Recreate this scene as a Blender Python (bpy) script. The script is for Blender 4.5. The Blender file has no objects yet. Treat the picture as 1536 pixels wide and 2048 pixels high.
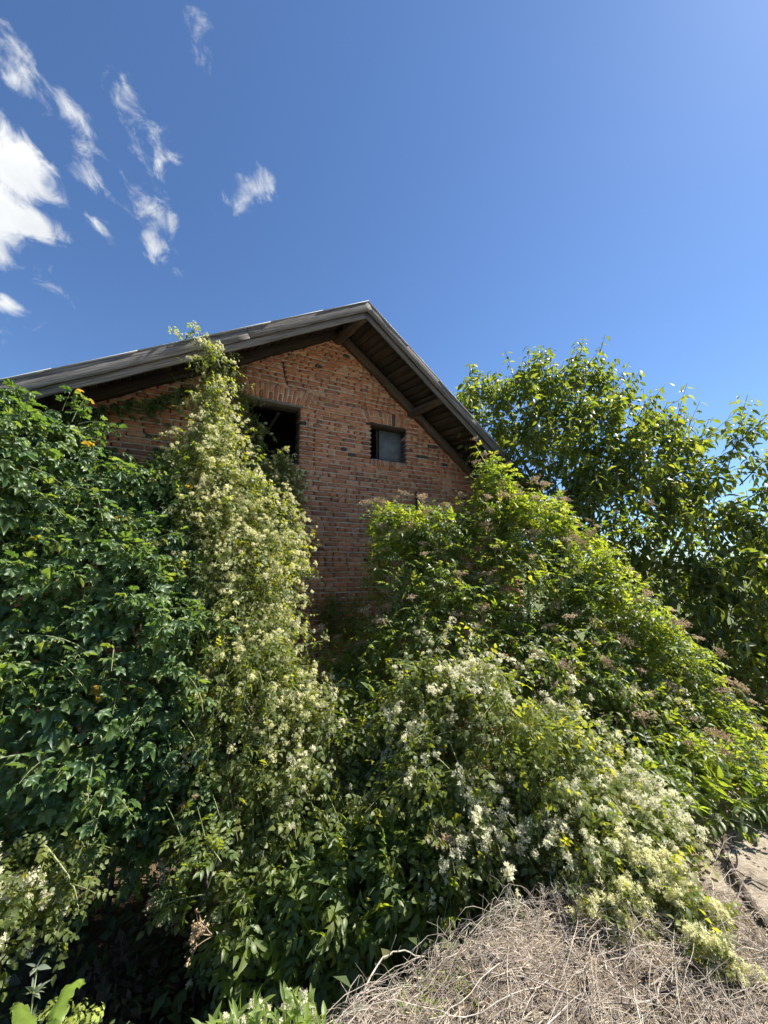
import bpy, math, numpy as np
from mathutils import Matrix, Vector

# ------------------------------------------------------------------ camera
sc = bpy.context.scene
COL = sc.collection
F = 769.0                       # focal length in pixels of the 1536 x 2048 frame
EYE = np.array([0.0, 0.0, 3.3])
HORIZON = 1135.0
PITCH = math.atan((HORIZON - 1024.0) / F)
cam_d = bpy.data.cameras.new('camera')
cam_d.sensor_fit = 'VERTICAL'; cam_d.sensor_height = 36.0; cam_d.lens = F / 2048 * 36
cam_d.clip_start = 0.05; cam_d.clip_end = 20000
cam = bpy.data.objects.new('camera', cam_d); COL.objects.link(cam)
cam.location = EYE; cam.rotation_euler = (math.pi / 2 + PITCH, 0, 0)
sc.camera = cam

# ------------------------------------------------------------------ light
SUN_AZ, SUN_EL = math.radians(72), math.radians(53)      # azimuth clockwise from the view direction (+Y)
sun_dir = np.array([math.sin(SUN_AZ) * math.cos(SUN_EL), math.cos(SUN_AZ) * math.cos(SUN_EL), math.sin(SUN_EL)])
sl = bpy.data.lights.new('sun', 'SUN'); sl.energy = 5.0; sl.angle = math.radians(0.53); sl.color = (1.0, 0.94, 0.84)
so = bpy.data.objects.new('sun', sl); COL.objects.link(so); so.location = (20, 10, 30)
so.rotation_euler = Vector(sun_dir).to_track_quat('Z', 'Y').to_euler()
sc.view_settings.view_transform = 'Standard'; sc.view_settings.look = 'None'
sc.view_settings.exposure = 1.2; sc.view_settings.gamma = 1.0
sc.view_settings.use_curve_mapping = False
sc.cycles.use_adaptive_sampling = True; sc.cycles.adaptive_threshold = 0.02
sc.cycles.max_bounces = 8; sc.cycles.diffuse_bounces = 4; sc.cycles.transmission_bounces = 6
sc.cycles.transparent_max_bounces = 8


def ray(px, py):
    u = (px - 768) / F; v = (1024 - py) / F
    return np.array([u, math.cos(PITCH) - v * math.sin(PITCH), math.sin(PITCH) + v * math.cos(PITCH)])


def at(px, py, Y):
    r = ray(px, py)
    return EYE + r * (Y / r[1])


def unit(px, py):
    r = ray(px, py); return r / np.linalg.norm(r)


# ------------------------------------------------------------------ sky
world = bpy.data.worlds.new('World'); sc.world = world; world.use_nodes = True
nt = world.node_tree; nt.nodes.clear()
N = lambda t, **k: _node(nt, t, k)


def _node(tree, t, k):
    n = tree.nodes.new(t)
    for a, b in k.items():
        if a.startswith('i_'):
            key = a[2:]
            n.inputs[int(key) if key.isdigit() else key].default_value = b
        else:
            setattr(n, a, b)
    return n


def world_sky():
    L = nt.links.new
    out = N('ShaderNodeOutputWorld'); bg = N('ShaderNodeBackground'); bg.inputs['Strength'].default_value = 0.066
    sky = N('ShaderNodeTexSky'); sky.sky_type = 'NISHITA'; sky.sun_disc = False
    sky.sun_elevation = SUN_EL; sky.sun_rotation = SUN_AZ
    sky.altitude = 200; sky.air_density = 1.0; sky.dust_density = 0.3; sky.ozone_density = 2.0
    tc = N('ShaderNodeTexCoord')
    # clouds: soft cells at fixed directions in the sky, broken up by warped, streaky noise
    c0 = unit(200, 350); X0 = np.cross(c0, [0, 0, 1.0]); X0 /= np.linalg.norm(X0); Y0 = np.cross(X0, c0)
    ca, sa = math.cos(math.radians(38)), math.sin(math.radians(38))
    E1 = X0 * ca - Y0 * sa; E2 = X0 * sa + Y0 * ca
    cmb = N('ShaderNodeCombineXYZ')
    for i, e in enumerate((E1 * .95, E2 * 1.05, c0)):
        dp = N('ShaderNodeVectorMath', operation='DOT_PRODUCT'); dp.inputs[1].default_value = tuple(e); L(tc.outputs['Generated'], dp.inputs[0]); L(dp.outputs['Value'], cmb.inputs[i])
    nz = N('ShaderNodeTexNoise', i_Scale=22.0, i_Detail=9.0, i_Roughness=0.62, i_Distortion=0.45); L(cmb.outputs[0], nz.inputs['Vector'])
    # (px, py, rx, ry, roll deg, weight)
    cells = [(-80, 395, 185, 165, 0, 2.00), (30, 335, 105, 85, 35, 1.70), (45, 440, 95, 60, 10, 1.60), (0, 600, 62, 38, 10, 1.35), (-150, 560, 244, 156, 0, 0.81),
             (40, 130, 170, 65, 45, 0.85), (160, 255, 103, 49, 42, 0.72), (300, 300, 91, 71, -20, 0.70),
             (300, 425, 97, 71, 25, 0.79), (315, 490, 73, 46, 30, 0.74), (190, 362, 73, 39, 15, 0.77), (200, 452, 41, 31, 15, 0.81),
             (490, 388, 85, 41, -40, 0.81), (530, 360, 54, 31, 30, 0.81), (60, 520, 134, 65, 40, 0.77),
             (400, 50, 97, 52, 60, 0.59), (250, 195, 85, 65, 45, 0.77), (-120, 100, 146, 78, 45, 0.68)]
    acc = None
    for (px, py, rx, ry, roll, w) in cells:
        c = unit(px, py)
        X = np.cross(c, [0, 0, 1.0]); X /= np.linalg.norm(X); Y = np.cross(X, c)      # right, up on the sky there
        a = math.radians(roll)
        e1 = X * math.cos(a) - Y * math.sin(a); e2 = X * math.sin(a) + Y * math.cos(a)
        # angular size: pixels off axis cover less angle
        k = np.linalg.norm(ray(px, py)) ** 1.6 * F
        s1 = N('ShaderNodeVectorMath', operation='DOT_PRODUCT'); s1.inputs[1].default_value = tuple(e1 * k / rx)
        s2 = N('ShaderNodeVectorMath', operation='DOT_PRODUCT'); s2.inputs[1].default_value = tuple(e2 * k / ry)
        s3 = N('ShaderNodeVectorMath', operation='DOT_PRODUCT'); s3.inputs[1].default_value = tuple(c)
        for s in (s1, s2, s3): L(tc.outputs['Generated'], s.inputs[0])
        cx = N('ShaderNodeCombineXYZ'); L(s1.outputs['Value'], cx.inputs[0]); L(s2.outputs['Value'], cx.inputs[1])
        ff = N('ShaderNodeMapRange', i_1=0.3, i_2=0.25, i_3=0.0, i_4=6.0); L(s3.outputs['Value'], ff.inputs[0]); L(ff.outputs[0], cx.inputs[2])
        ln = N('ShaderNodeVectorMath', operation='LENGTH'); L(cx.outputs[0], ln.inputs[0])
        mr = N('ShaderNodeMapRange', i_1=0.1, i_2=1.45, i_3=w, i_4=0.0); mr.interpolation_type = 'SMOOTHSTEP'
        L(ln.outputs['Value'], mr.inputs[0])
        if acc is None: acc = mr.outputs[0]
        else:
            m = N('ShaderNodeMath', operation='MAXIMUM'); L(acc, m.inputs[0]); L(mr.outputs[0], m.inputs[1]); acc = m.outputs[0]
    sub = N('ShaderNodeMath', operation='MULTIPLY_ADD'); L(nz.outputs['Fac'], sub.inputs[0]); sub.inputs[1].default_value = 2.8
    L(acc, sub.inputs[2])
    mask = N('ShaderNodeMapRange', i_1=1.85, i_2=2.85, i_3=0.0, i_4=1.0); mask.interpolation_type = 'SMOOTHSTEP'
    L(sub.outputs[0], mask.inputs[0])
    gate = N('ShaderNodeMapRange', i_1=0.02, i_2=0.3, i_3=0.0, i_4=1.0); L(acc, gate.inputs[0])
    mm = N('ShaderNodeMath', operation='MULTIPLY'); L(mask.outputs[0], mm.inputs[0]); L(gate.outputs[0], mm.inputs[1])
    dens = N('ShaderNodeMapRange', i_1=2.0, i_2=3.0, i_3=0.0, i_4=1.0); L(sub.outputs[0], dens.inputs[0])
    nz2 = N('ShaderNodeTexNoise', i_Scale=6.0, i_Detail=5.0); L(cmb.outputs[0], nz2.inputs['Vector'])
    dn = N('ShaderNodeMapRange', i_1=0.38, i_2=0.62); L(nz2.outputs['Fac'], dn.inputs[0])
    ccol = N('ShaderNodeMix', data_type='RGBA'); L(dn.outputs[0], ccol.inputs['Factor'])
    ccol.inputs[6].default_value = (4.8, 5.05, 5.4, 1); ccol.inputs[7].default_value = (7.2, 7.3, 7.3, 1)
    mx = N('ShaderNodeMix', data_type='RGBA'); L(mm.outputs[0], mx.inputs['Factor'])
    tintn = N('ShaderNodeMix', data_type='RGBA', blend_type='MULTIPLY'); tintn.inputs['Factor'].default_value = 1.0
    L(sky.outputs[0], tintn.inputs[6]); tintn.inputs[7].default_value = (0.72, 0.91, 1.13, 1)
    L(tintn.outputs[2], mx.inputs[6]); L(ccol.outputs[2], mx.inputs[7])
    L(mx.outputs[2], bg.inputs['Color']); L(bg.outputs[0], out.inputs[0])


world_sky()
world.cycles.sampling_method = 'MANUAL'; world.cycles.sample_map_resolution = 256

# ------------------------------------------------------------------ numpy mesh tools
rng = np.random.default_rng(11)


def nrm(a):
    a = np.asarray(a, float)
    return a / np.maximum(np.linalg.norm(a, axis=-1, keepdims=True), 1e-9)


def vnoise(p, seed=0):
    p = np.asarray(p, float); i = np.floor(p).astype(np.int64); f = p - i; f = f * f * (3 - 2 * f)

    def h(dx, dy, dz):
        n = (i[..., 0] + dx) * 374761393 + (i[..., 1] + dy) * 668265263 + (i[..., 2] + dz) * 2147483647 + seed * 974634777
        n = (n ^ (n >> 13)) * 1274126177 & 0xffffffff
        return ((n ^ (n >> 16)) & 0xffff) / 65535.0
    r = 0
    for dx in (0, 1):
        for dy in (0, 1):
            for dz in (0, 1):
                r = r + h(dx, dy, dz) * (f[..., 0] if dx else 1 - f[..., 0]) * (f[..., 1] if dy else 1 - f[..., 1]) * (f[..., 2] if dz else 1 - f[..., 2])
    return r


def fbm(p, seed=0, o=3):
    r = 0; a = 1; t = 0
    for k in range(o):
        r = r + a * vnoise(np.asarray(p) * 2 ** k, seed + k); t += a; a *= .5
    return r / t * 2 - 1


def mesh(name, V, T, mat=None, smooth=False, **attrs):
    V = np.ascontiguousarray(V, np.float32).reshape(-1, 3); T = np.ascontiguousarray(T, np.int32).reshape(-1, 3)
    me = bpy.data.meshes.new(name)
    me.vertices.add(len(V)); me.vertices.foreach_set('co', V.ravel())
    me.loops.add(T.size); me.loops.foreach_set('vertex_index', T.ravel())
    me.polygons.add(len(T)); me.polygons.foreach_set('loop_start', np.arange(0, T.size, 3, dtype=np.int32))
    if smooth: me.polygons.foreach_set('use_smooth', np.ones(len(T), bool))
    me.update(calc_edges=True)
    for k, v in attrs.items():
        if v is not None:
            a = me.attributes.new(k, 'FLOAT', 'POINT'); a.data.foreach_set('value', np.ascontiguousarray(v, np.float32))
    if mat: me.materials.append(mat)
    return me


class Buf:
    def __init__(s): s.V = []; s.T = []; s.C = []; s.n = 0

    def add(s, V, T, c=0.0):
        V = np.asarray(V, float).reshape(-1, 3)
        s.V.append(V); s.T.append(np.asarray(T).reshape(-1, 3) + s.n); s.C.append(np.full(len(V), c) if np.isscalar(c) else np.asarray(c)); s.n += len(V)

    def arrays(s): return np.concatenate(s.V), np.concatenate(s.T), np.concatenate(s.C)

    def box(s, lo, hi, c=0.0):
        x0, y0, z0 = lo; x1, y1, z1 = hi
        V = [(x0, y0, z0), (x1, y0, z0), (x1, y1, z0), (x0, y1, z0), (x0, y0, z1), (x1, y0, z1), (x1, y1, z1), (x0, y1, z1)]
        s.add(V, BOXT, c)

    def hexa(s, V8, c=0.0): s.add(V8, BOXT, c)

    def tube(s, P, R, k=4, c=0.0, cap=True):
        P = np.asarray(P, float); n = len(P); R = np.broadcast_to(np.asarray(R, float), (n,))
        d = nrm(np.gradient(P, axis=0)); up = np.array([0.31, 0.17, 0.93])
        if abs(d[0] @ up) > .95: up = np.array([1.0, 0.1, 0])
        a = nrm(np.cross(d, up)); b = np.cross(d, a)
        th = np.arange(k) * 2 * math.pi / k
        V = P[:, None] + R[:, None, None] * (np.cos(th)[None, :, None] * a[:, None] + np.sin(th)[None, :, None] * b[:, None])
        i = np.arange(n - 1)[:, None] * k; j = np.arange(k)[None]; j2 = (j + 1) % k
        q = np.stack([i + j, i + j2, i + k + j2, i + k + j], -1).reshape(-1, 4)
        T = [q[:, [0, 1, 2]], q[:, [0, 2, 3]]]
        V = V.reshape(-1, 3)
        if cap and k > 2:
            e = (n - 1) * k
            T.append(np.array([[0, x + 1, x] for x in range(1, k - 1)])); T.append(np.array([[e, e + x, e + x + 1] for x in range(1, k - 1)]))
        s.add(V, np.concatenate(T), c)


BOXT = np.array([(0, 2, 1), (0, 3, 2), (4, 5, 6), (4, 6, 7), (0, 1, 5), (0, 5, 4), (1, 2, 6), (1, 6, 5), (2, 3, 7), (2, 7, 6), (3, 0, 4), (3, 4, 7)])


def empty(name, loc, label=None, cat=None, group=None):
    o = bpy.data.objects.new(name, None); COL.objects.link(o); o.location = tuple(loc); o.empty_display_size = .2
    if label: o['label'] = label
    if cat: o['category'] = cat
    if group: o['group'] = group
    return o


WLOC = {}


def wloc(o):
    l = np.zeros(3)
    while o is not None:
        l = l + np.array(o.location); o = o.parent
    return l


def obj(name, me, parent=None, M=None, loc=None):
    """link a mesh; parents only ever carry translations, so local = world - parent"""
    o = bpy.data.objects.new(name, me); COL.objects.link(o)
    off = wloc(parent) if parent is not None else np.zeros(3)
    if M is not None:
        Mm = M.copy()
        Mm.translation = Vector(np.array(Mm.translation) - off); o.matrix_basis = Mm
    elif loc is not None:
        o.location = tuple(np.asarray(loc) - off)
    else:
        o.location = tuple(-off)
    if parent is not None: o.parent = parent
    return o


def tag(o, label=None, cat=None, group=None, kind=None):
    if label: o['label'] = label
    if cat: o['category'] = cat
    if group: o['group'] = group
    if kind: o['kind'] = kind
    return o


# ------------------------------------------------------------------ materials
def new_mat(name):
    m = bpy.data.materials.new(name); m.use_nodes = True; m.node_tree.nodes.clear(); return m, m.node_tree


def ramp(tree, stops, interp='LINEAR'):
    r = tree.nodes.new('ShaderNodeValToRGB'); r.color_ramp.interpolation = interp
    e = r.color_ramp.elements
    while len(e) < len(stops): e.new(0.5)
    for x, (p, c) in zip(e, stops): x.position = p; x.color = (*c, 1)
    return r


def rnd_value(tree):
    """per leaf / per brick number: stored on the joined mesh, from the object on single pieces"""
    a = tree.nodes.new('ShaderNodeAttribute'); a.attribute_name = 'tint'
    o = tree.nodes.new('ShaderNodeObjectInfo')
    s = tree.nodes.new('ShaderNodeMath'); s.operation = 'ADD'; tree.links.new(a.outputs['Fac'], s.inputs[0]); tree.links.new(o.outputs['Random'], s.inputs[1])
    f = tree.nodes.new('ShaderNodeMath'); f.operation = 'FRACT'; tree.links.new(s.outputs[0], f.inputs[0])
    return f.outputs[0]


def leaf_mat(name, cols, under, trans=0.4, rough=0.42, spec=0.4, vein=0.25, tcol=None):
    m, t = new_mat(name); L = t.links.new; nd = lambda x, **k: _node(t, x, k)
    r = ramp(t, cols); L(rnd_value(t), r.inputs[0])
    c = nd('ShaderNodeAttribute'); c.attribute_name = 'c'
    vm = nd('ShaderNodeMix', data_type='RGBA', blend_type='MULTIPLY')
    vr = nd('ShaderNodeMapRange', i_1=0.0, i_2=0.5, i_3=vein, i_4=0.0); L(c.outputs['Fac'], vr.inputs[0]); L(vr.outputs[0], vm.inputs['Factor'])
    L(r.outputs[0], vm.inputs[6]); vm.inputs[7].default_value = (1.7, 1.5, 1.5, 1)
    geo = nd('ShaderNodeNewGeometry')
    tcn = nd('ShaderNodeTexNoise', i_Scale=38.0, i_Detail=3.0); L(geo.outputs['Position'], tcn.inputs['Vector'])
    nv = nd('ShaderNodeMapRange', i_1=0.3, i_2=0.7, i_3=0.8, i_4=1.2); L(tcn.outputs['Fac'], nv.inputs[0])
    nm = nd('ShaderNodeVectorMath', operation='SCALE'); L(vm.outputs[2], nm.inputs[0]); L(nv.outputs[0], nm.inputs['Scale'])
    um = nd('ShaderNodeMix', data_type='RGBA'); L(geo.outputs['Backfacing'], um.inputs['Factor']); L(nm.outputs[0], um.inputs[6])
    ub = nd('ShaderNodeMix', data_type='RGBA'); ub.inputs['Factor'].default_value = 0.6; L(nm.outputs[0], ub.inputs[6]); ub.inputs[7].default_value = (*under, 1)
    L(ub.outputs[2], um.inputs[7])
    p = nd('ShaderNodeBsdfPrincipled'); L(um.outputs[2], p.inputs['Base Color'])
    p.inputs['Roughness'].default_value = rough; p.inputs['Specular IOR Level'].default_value = spec
    tr = nd('ShaderNodeBsdfTranslucent')
    tm = nd('ShaderNodeMix', data_type='RGBA', blend_type='MULTIPLY'); tm.inputs['Factor'].default_value = 1.0
    L(nm.outputs[0], tm.inputs[6]); tm.inputs[7].default_value = (*(tcol or (2.7, 2.4, 0.8)), 1)
    L(tm.outputs[2], tr.inputs['Color'])
    mx = nd('ShaderNodeMixShader'); mx.inputs[0].default_value = trans; L(p.outputs[0], mx.inputs[1]); L(tr.outputs[0], mx.inputs[2])
    o = nd('ShaderNodeOutputMaterial'); L(mx.outputs[0], o.inputs[0])
    return m


def two_tone(name, c0, c1, rough=0.7, trans=0.25, var=0.3):
    """c attribute 0 -> c0 (stalk), 1 -> c1 (petal, berry)"""
    m, t = new_mat(name); L = t.links.new; nd = lambda x, **k: _node(t, x, k)
    c = nd('ShaderNodeAttribute'); c.attribute_name = 'c'
    mx = nd('ShaderNodeMix', data_type='RGBA'); L(c.outputs['Fac'], mx.inputs['Factor']); mx.inputs[6].default_value = (*c0, 1); mx.inputs[7].default_value = (*c1, 1)
    s = nd('ShaderNodeMapRange', i_1=0.0, i_2=1.0, i_3=1 - var, i_4=1 + var * .5); L(rnd_value(t), s.inputs[0])
    sc_ = nd('ShaderNodeVectorMath', operation='SCALE'); L(mx.outputs[2], sc_.inputs[0]); L(s.outputs[0], sc_.inputs['Scale'])
    p = nd('ShaderNodeBsdfPrincipled'); L(sc_.outputs[0], p.inputs['Base Color']); p.inputs['Roughness'].default_value = rough; p.inputs['Specular IOR Level'].default_value = .25
    tr = nd('ShaderNodeBsdfTranslucent'); L(sc_.outputs[0], tr.inputs['Color'])
    ms = nd('ShaderNodeMixShader'); ms.inputs[0].default_value = trans; L(p.outputs[0], ms.inputs[1]); L(tr.outputs[0], ms.inputs[2])
    o = nd('ShaderNodeOutputMaterial'); L(ms.outputs[0], o.inputs[0]); return m


def bark_mat(name, c0, c1, scale=30, rough=.85, stretch=(1, 1, 1), bump=.3, coords='Object', big=.6, lo=.58, hi=.98):
    m, t = new_mat(name); L = t.links.new; nd = lambda x, **k: _node(t, x, k)
    tc = nd('ShaderNodeTexCoord'); mp = nd('ShaderNodeMapping'); mp.inputs['Scale'].default_value = stretch
    oi = nd('ShaderNodeObjectInfo'); of = nd('ShaderNodeVectorMath', operation='SCALE'); of.inputs[0].default_value = (13, 7, 5); L(oi.outputs['Random'], of.inputs['Scale'])
    L(of.outputs[0], mp.inputs['Location'])
    L(tc.outputs[coords], mp.inputs['Vector'])
    n = nd('ShaderNodeTexNoise', i_Scale=scale, i_Detail=6.0, i_Roughness=.65); L(mp.outputs[0], n.inputs['Vector'])
    n2 = nd('ShaderNodeTexNoise', i_Scale=scale * .15, i_Detail=3.0); L(mp.outputs[0], n2.inputs['Vector'])
    ad = nd('ShaderNodeMath', operation='MULTIPLY_ADD'); L(n2.outputs['Fac'], ad.inputs[0]); ad.inputs[1].default_value = big; L(n.outputs['Fac'], ad.inputs[2])
    r = ramp(t, [(lo, c0), (hi, c1)]); L(ad.outputs[0], r.inputs[0])
    vv = nd('ShaderNodeMapRange', i_1=0.0, i_2=1.0, i_3=.72, i_4=1.2); L(rnd_value(t), vv.inputs[0])
    sv = nd('ShaderNodeVectorMath', operation='SCALE'); L(r.outputs[0], sv.inputs[0]); L(vv.outputs[0], sv.inputs['Scale'])
    p = nd('ShaderNodeBsdfPrincipled'); L(sv.outputs[0], p.inputs['Base Color']); p.inputs['Roughness'].default_value = rough; p.inputs['Specular IOR Level'].default_value = .2
    b = nd('ShaderNodeBump', i_Strength=bump, i_Distance=.01); L(ad.outputs[0], b.inputs['Height']); L(b.outputs[0], p.inputs['Normal'])
    o = nd('ShaderNodeOutputMaterial'); L(p.outputs[0], o.inputs[0]); return m


def brick_mat():
    m, t = new_mat('brick'); L = t.links.new; nd = lambda x, **k: _node(t, x, k)
    r = ramp(t, [(0, (.06, .055, .055)), (.016, (.08, .065, .058)), (.022, (.30, .135, .085)), (.2, (.42, .175, .096)), (.55, (.52, .215, .11)), (.8, (.58, .26, .138)), (1, (.60, .33, .195))])
    L(rnd_value(t), r.inputs[0])
    geo = nd('ShaderNodeNewGeometry')
    n = nd('ShaderNodeTexNoise', i_Scale=28.0, i_Detail=6.0, i_Roughness=.7); L(geo.outputs['Position'], n.inputs['Vector'])
    n2 = nd('ShaderNodeTexNoise', i_Scale=2.2, i_Detail=4.0); L(geo.outputs['Position'], n2.inputs['Vector'])
    v = nd('ShaderNodeMapRange', i_1=.3, i_2=.75, i_3=.72, i_4=1.25); L(n.outputs['Fac'], v.inputs[0])
    s = nd('ShaderNodeVectorMath', operation='SCALE'); L(r.outputs[0], s.inputs[0]); L(v.outputs[0], s.inputs['Scale'])
    dm = nd('ShaderNodeMix', data_type='RGBA'); v2 = nd('ShaderNodeMapRange', i_1=.45, i_2=.75, i_3=0.0, i_4=.3); L(n2.outputs['Fac'], v2.inputs[0]); L(v2.outputs[0], dm.inputs['Factor'])
    L(s.outputs[0], dm.inputs[6]); dm.inputs[7].default_value = (.26, .18, .125, 1)
    p = nd('ShaderNodeBsdfPrincipled'); L(dm.outputs[2], p.inputs['Base Color']); p.inputs['Roughness'].default_value = .88; p.inputs['Specular IOR Level'].default_value = .25
    n3 = nd('ShaderNodeTexNoise', i_Scale=90.0, i_Detail=5.0); L(geo.outputs['Position'], n3.inputs['Vector'])
    b = nd('ShaderNodeBump', i_Strength=.55, i_Distance=.006); L(n3.outputs['Fac'], b.inputs['Height']); L(b.outputs[0], p.inputs['Normal'])
    o = nd('ShaderNodeOutputMaterial'); L(p.outputs[0], o.inputs[0]); return m


def rough_mat(name, cols, scale=12, bump=.5, rough=.95, dist=.02):
    m, t = new_mat(name); L = t.links.new; nd = lambda x, **k: _node(t, x, k)
    geo = nd('ShaderNodeNewGeometry')
    n = nd('ShaderNodeTexNoise', i_Scale=scale, i_Detail=9.0, i_Roughness=.68); L(geo.outputs['Position'], n.inputs['Vector'])
    n2 = nd('ShaderNodeTexNoise', i_Scale=scale * .12, i_Detail=4.0); L(geo.outputs['Position'], n2.inputs['Vector'])
    ad = nd('ShaderNodeMath', operation='MULTIPLY_ADD'); L(n2.outputs['Fac'], ad.inputs[0]); ad.inputs[1].default_value = .8; L(n.outputs['Fac'], ad.inputs[2])
    r = ramp(t, cols); mr = nd('ShaderNodeMapRange', i_1=.55, i_2=1.25); L(ad.outputs[0], mr.inputs[0]); L(mr.outputs[0], r.inputs[0])
    p = nd('ShaderNodeBsdfPrincipled'); L(r.outputs[0], p.inputs['Base Color']); p.inputs['Roughness'].default_value = rough; p.inputs['Specular IOR Level'].default_value = .15
    b = nd('ShaderNodeBump', i_Strength=bump, i_Distance=dist); L(n.outputs['Fac'], b.inputs['Height']); L(b.outputs[0], p.inputs['Normal'])
    o = nd('ShaderNodeOutputMaterial'); L(p.outputs[0], o.inputs[0]); return m


def plain(name, col, rough=.6, metal=0.0, spec=.3):
    m, t = new_mat(name); p = _node(t, 'ShaderNodeBsdfPrincipled', {}); p.inputs['Base Color'].default_value = (*col, 1)
    p.inputs['Roughness'].default_value = rough; p.inputs['Metallic'].default_value = metal; p.inputs['Specular IOR Level'].default_value = spec
    o = _node(t, 'ShaderNodeOutputMaterial', {}); t.links.new(p.outputs[0], o.inputs[0]); return m


MAT = dict(
    brick=brick_mat(),
    mortar=rough_mat('mortar', [(0, (.38, .30, .22)), (.5, (.55, .455, .35)), (1, (.66, .57, .46))], 25, .7),
    core=rough_mat('wall_core', [(0, (.07, .05, .04)), (1, (.16, .11, .085))], 20, .5),
    render=rough_mat('old_render', [(0, (.36, .27, .19)), (1, (.52, .44, .34))], 18, .6),
    wood=bark_mat('weathered_wood', (.055, .05, .046), (.28, .255, .23), 95, .85, (.03, 1, 1), .8, big=.3, lo=.48, hi=.80),
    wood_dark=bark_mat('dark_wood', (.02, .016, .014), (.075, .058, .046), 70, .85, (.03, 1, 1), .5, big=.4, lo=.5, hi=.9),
    wood_brown=bark_mat('old_beam', (.035, .027, .022), (.15, .115, .09), 70, .85, (.03, 1, 1), .6, big=.4, lo=.5, hi=.9),
    roof=plain('roof_sheet', (.42, .42, .41), .55),
    sheet=bark_mat('steel_sheet', (.10, .115, .13), (.20, .215, .235), 6, .55, (1, 1, 1), .1),
    iron=plain('iron', (.03, .025, .022), .7),
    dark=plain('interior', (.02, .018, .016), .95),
    soil=rough_mat('soil', [(0, (.19, .155, .115)), (.45, (.35, .295, .225)), (.8, (.45, .39, .305)), (1, (.54, .48, .39))], 26, 1.0, .97, .03),
    mulch=rough_mat('dry_mulch', [(0, (.07, .055, .04)), (.5, (.19, .15, .11)), (1, (.38, .31, .235))], 60, 1.0, .97, .02),
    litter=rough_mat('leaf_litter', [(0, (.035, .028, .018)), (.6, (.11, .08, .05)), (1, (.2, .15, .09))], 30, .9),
    far=rough_mat('field', [(0, (.06, .09, .03)), (1, (.16, .17, .07))], .05, .2),
    twig=bark_mat('dry_twig', (.23, .19, .15), (.60, .53, .445), 40, .8, (1, 1, 1), .2),
    straw=bark_mat('dry_chaff', (.26, .20, .14), (.64, .54, .41), 30, .85, (1, 1, 1), .2),
    bark=bark_mat('bark', (.05, .04, .032), (.17, .135, .105), 30, .85, (1, 1, .3), .5),
    vine=bark_mat('green_stem', (.16, .19, .08), (.36, .38, .2), 25, .6),
    hop=leaf_mat('hop_leaf', [(0, (.042, .09, .034)), (.4, (.068, .128, .045)), (.8, (.105, .17, .055)), (.99, (.145, .2, .065)), (.996, (.30, .22, .04)), (1, (.24, .15, .05))], (.13, .19, .10), .42, .42, .5),
    clem=leaf_mat('clematis_leaf', [(0, (.07, .105, .025)), (.5, (.125, .165, .032)), (1, (.20, .22, .04))], (.13, .17, .07), .52, .45, .4),
    elder=leaf_mat('elder_leaf', [(0, (.075, .13, .026)), (.5, (.13, .185, .036)), (.95, (.175, .22, .045)), (1, (.21, .225, .045))], (.14, .19, .08), .52, .42, .45),
    cherry=leaf_mat('cherry_leaf', [(0, (.055, .09, .024)), (.5, (.10, .145, .032)), (.9, (.15, .195, .04)), (1, (.2, .22, .05))], (.10, .13, .06), .48, .38, .45),
    broad=leaf_mat('broad_leaf', [(0, (.12, .20, .04)), (1, (.17, .25, .05))], (.2, .26, .1), .5, .4, .4),
    flower=two_tone('clematis_flower', (.24, .26, .09), (.88, .85, .62), .75, .5, .15),
    bud=two_tone('clematis_bud', (.26, .29, .09), (.87, .84, .50), .75, .55, .15),
    umbel=two_tone('elder_umbel', (.62, .47, .33), (.70, .59, .38), .7, .5, .25),
    spurge=two_tone('yellow_umbel', (.20, .26, .06), (.34, .40, .09), .6, .4),
    greyherb=leaf_mat('grey_herb', [(0, (.10, .14, .09)), (1, (.16, .2, .13))], (.2, .23, .17), .3),
    poppy=two_tone('poppy', (.16, .18, .06), (.75, .07, .03), .6, .4),
    ground=leaf_mat('undergrowth', [(0, (.03, .06, .02)), (.7, (.05, .09, .025)), (1, (.11, .08, .04))], (.1, .13, .06), .35),
)

# ------------------------------------------------------------------ house frame of reference
A = math.radians(28)
Wd = np.array([math.cos(A), math.sin(A), 0.0]); Nd = np.array([math.sin(A), -math.cos(A), 0.0]); Zd = np.array([0, 0, 1.0])
O = np.array([0.0, 6.12, 0.0])


def wp(s, z, n=0.0): return O + Wd * s + Nd * n + Zd * z


def hit(px, py, n=0.0):
    r = ray(px, py); o = O + Nd * n
    t = ((o - EYE) @ Nd) / (r @ Nd); P = EYE + r * t
    return (P - o) @ Wd, P[2]


def wall_y(px): return O[1] / (1 - (px - 768) / F * math.tan(A))


HM = Matrix((( Wd[0], Nd[0], 0, 0), (Wd[1], Nd[1], 0, 0), (0, 0, 1, 0), (0, 0, 0, 1)))   # local x along wall, y outwards, z up
OV = 0.85
bs, bz = hit(735, 607, OV)                    # ridge of the barge boards
bl = hit(30, 762, OV); br = hit(1040, 945, OV)
KL = (bz - bl[1]) / (bs - bl[0]); KR = (bz - br[1]) / (br[0] - bs)
ws, wz = hit(672, 664, 0.0)                   # underside of the roof where the ridge meets the wall
SL, SR = bs - 4.6, bs + 4.2                   # eaves
print('house', 'ridge', bs, bz, 'wall ridge', ws, wz, 'slopes', KL, KR)
LIFT = (wz + .02) - (bz - .05)                   # the old overhang sags a little outwards


def roof_z(s, n, extra=0.0):
    """top surface of the roof deck"""
    t = min(max(n / OV, 0), 1.0); cs = ws + (bs - ws) * t; cz = (wz + .07) * (1 - t) + bz * t
    return cz - (KL * (cs - s) if s < cs else KR * (s - cs)) + extra


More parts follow.
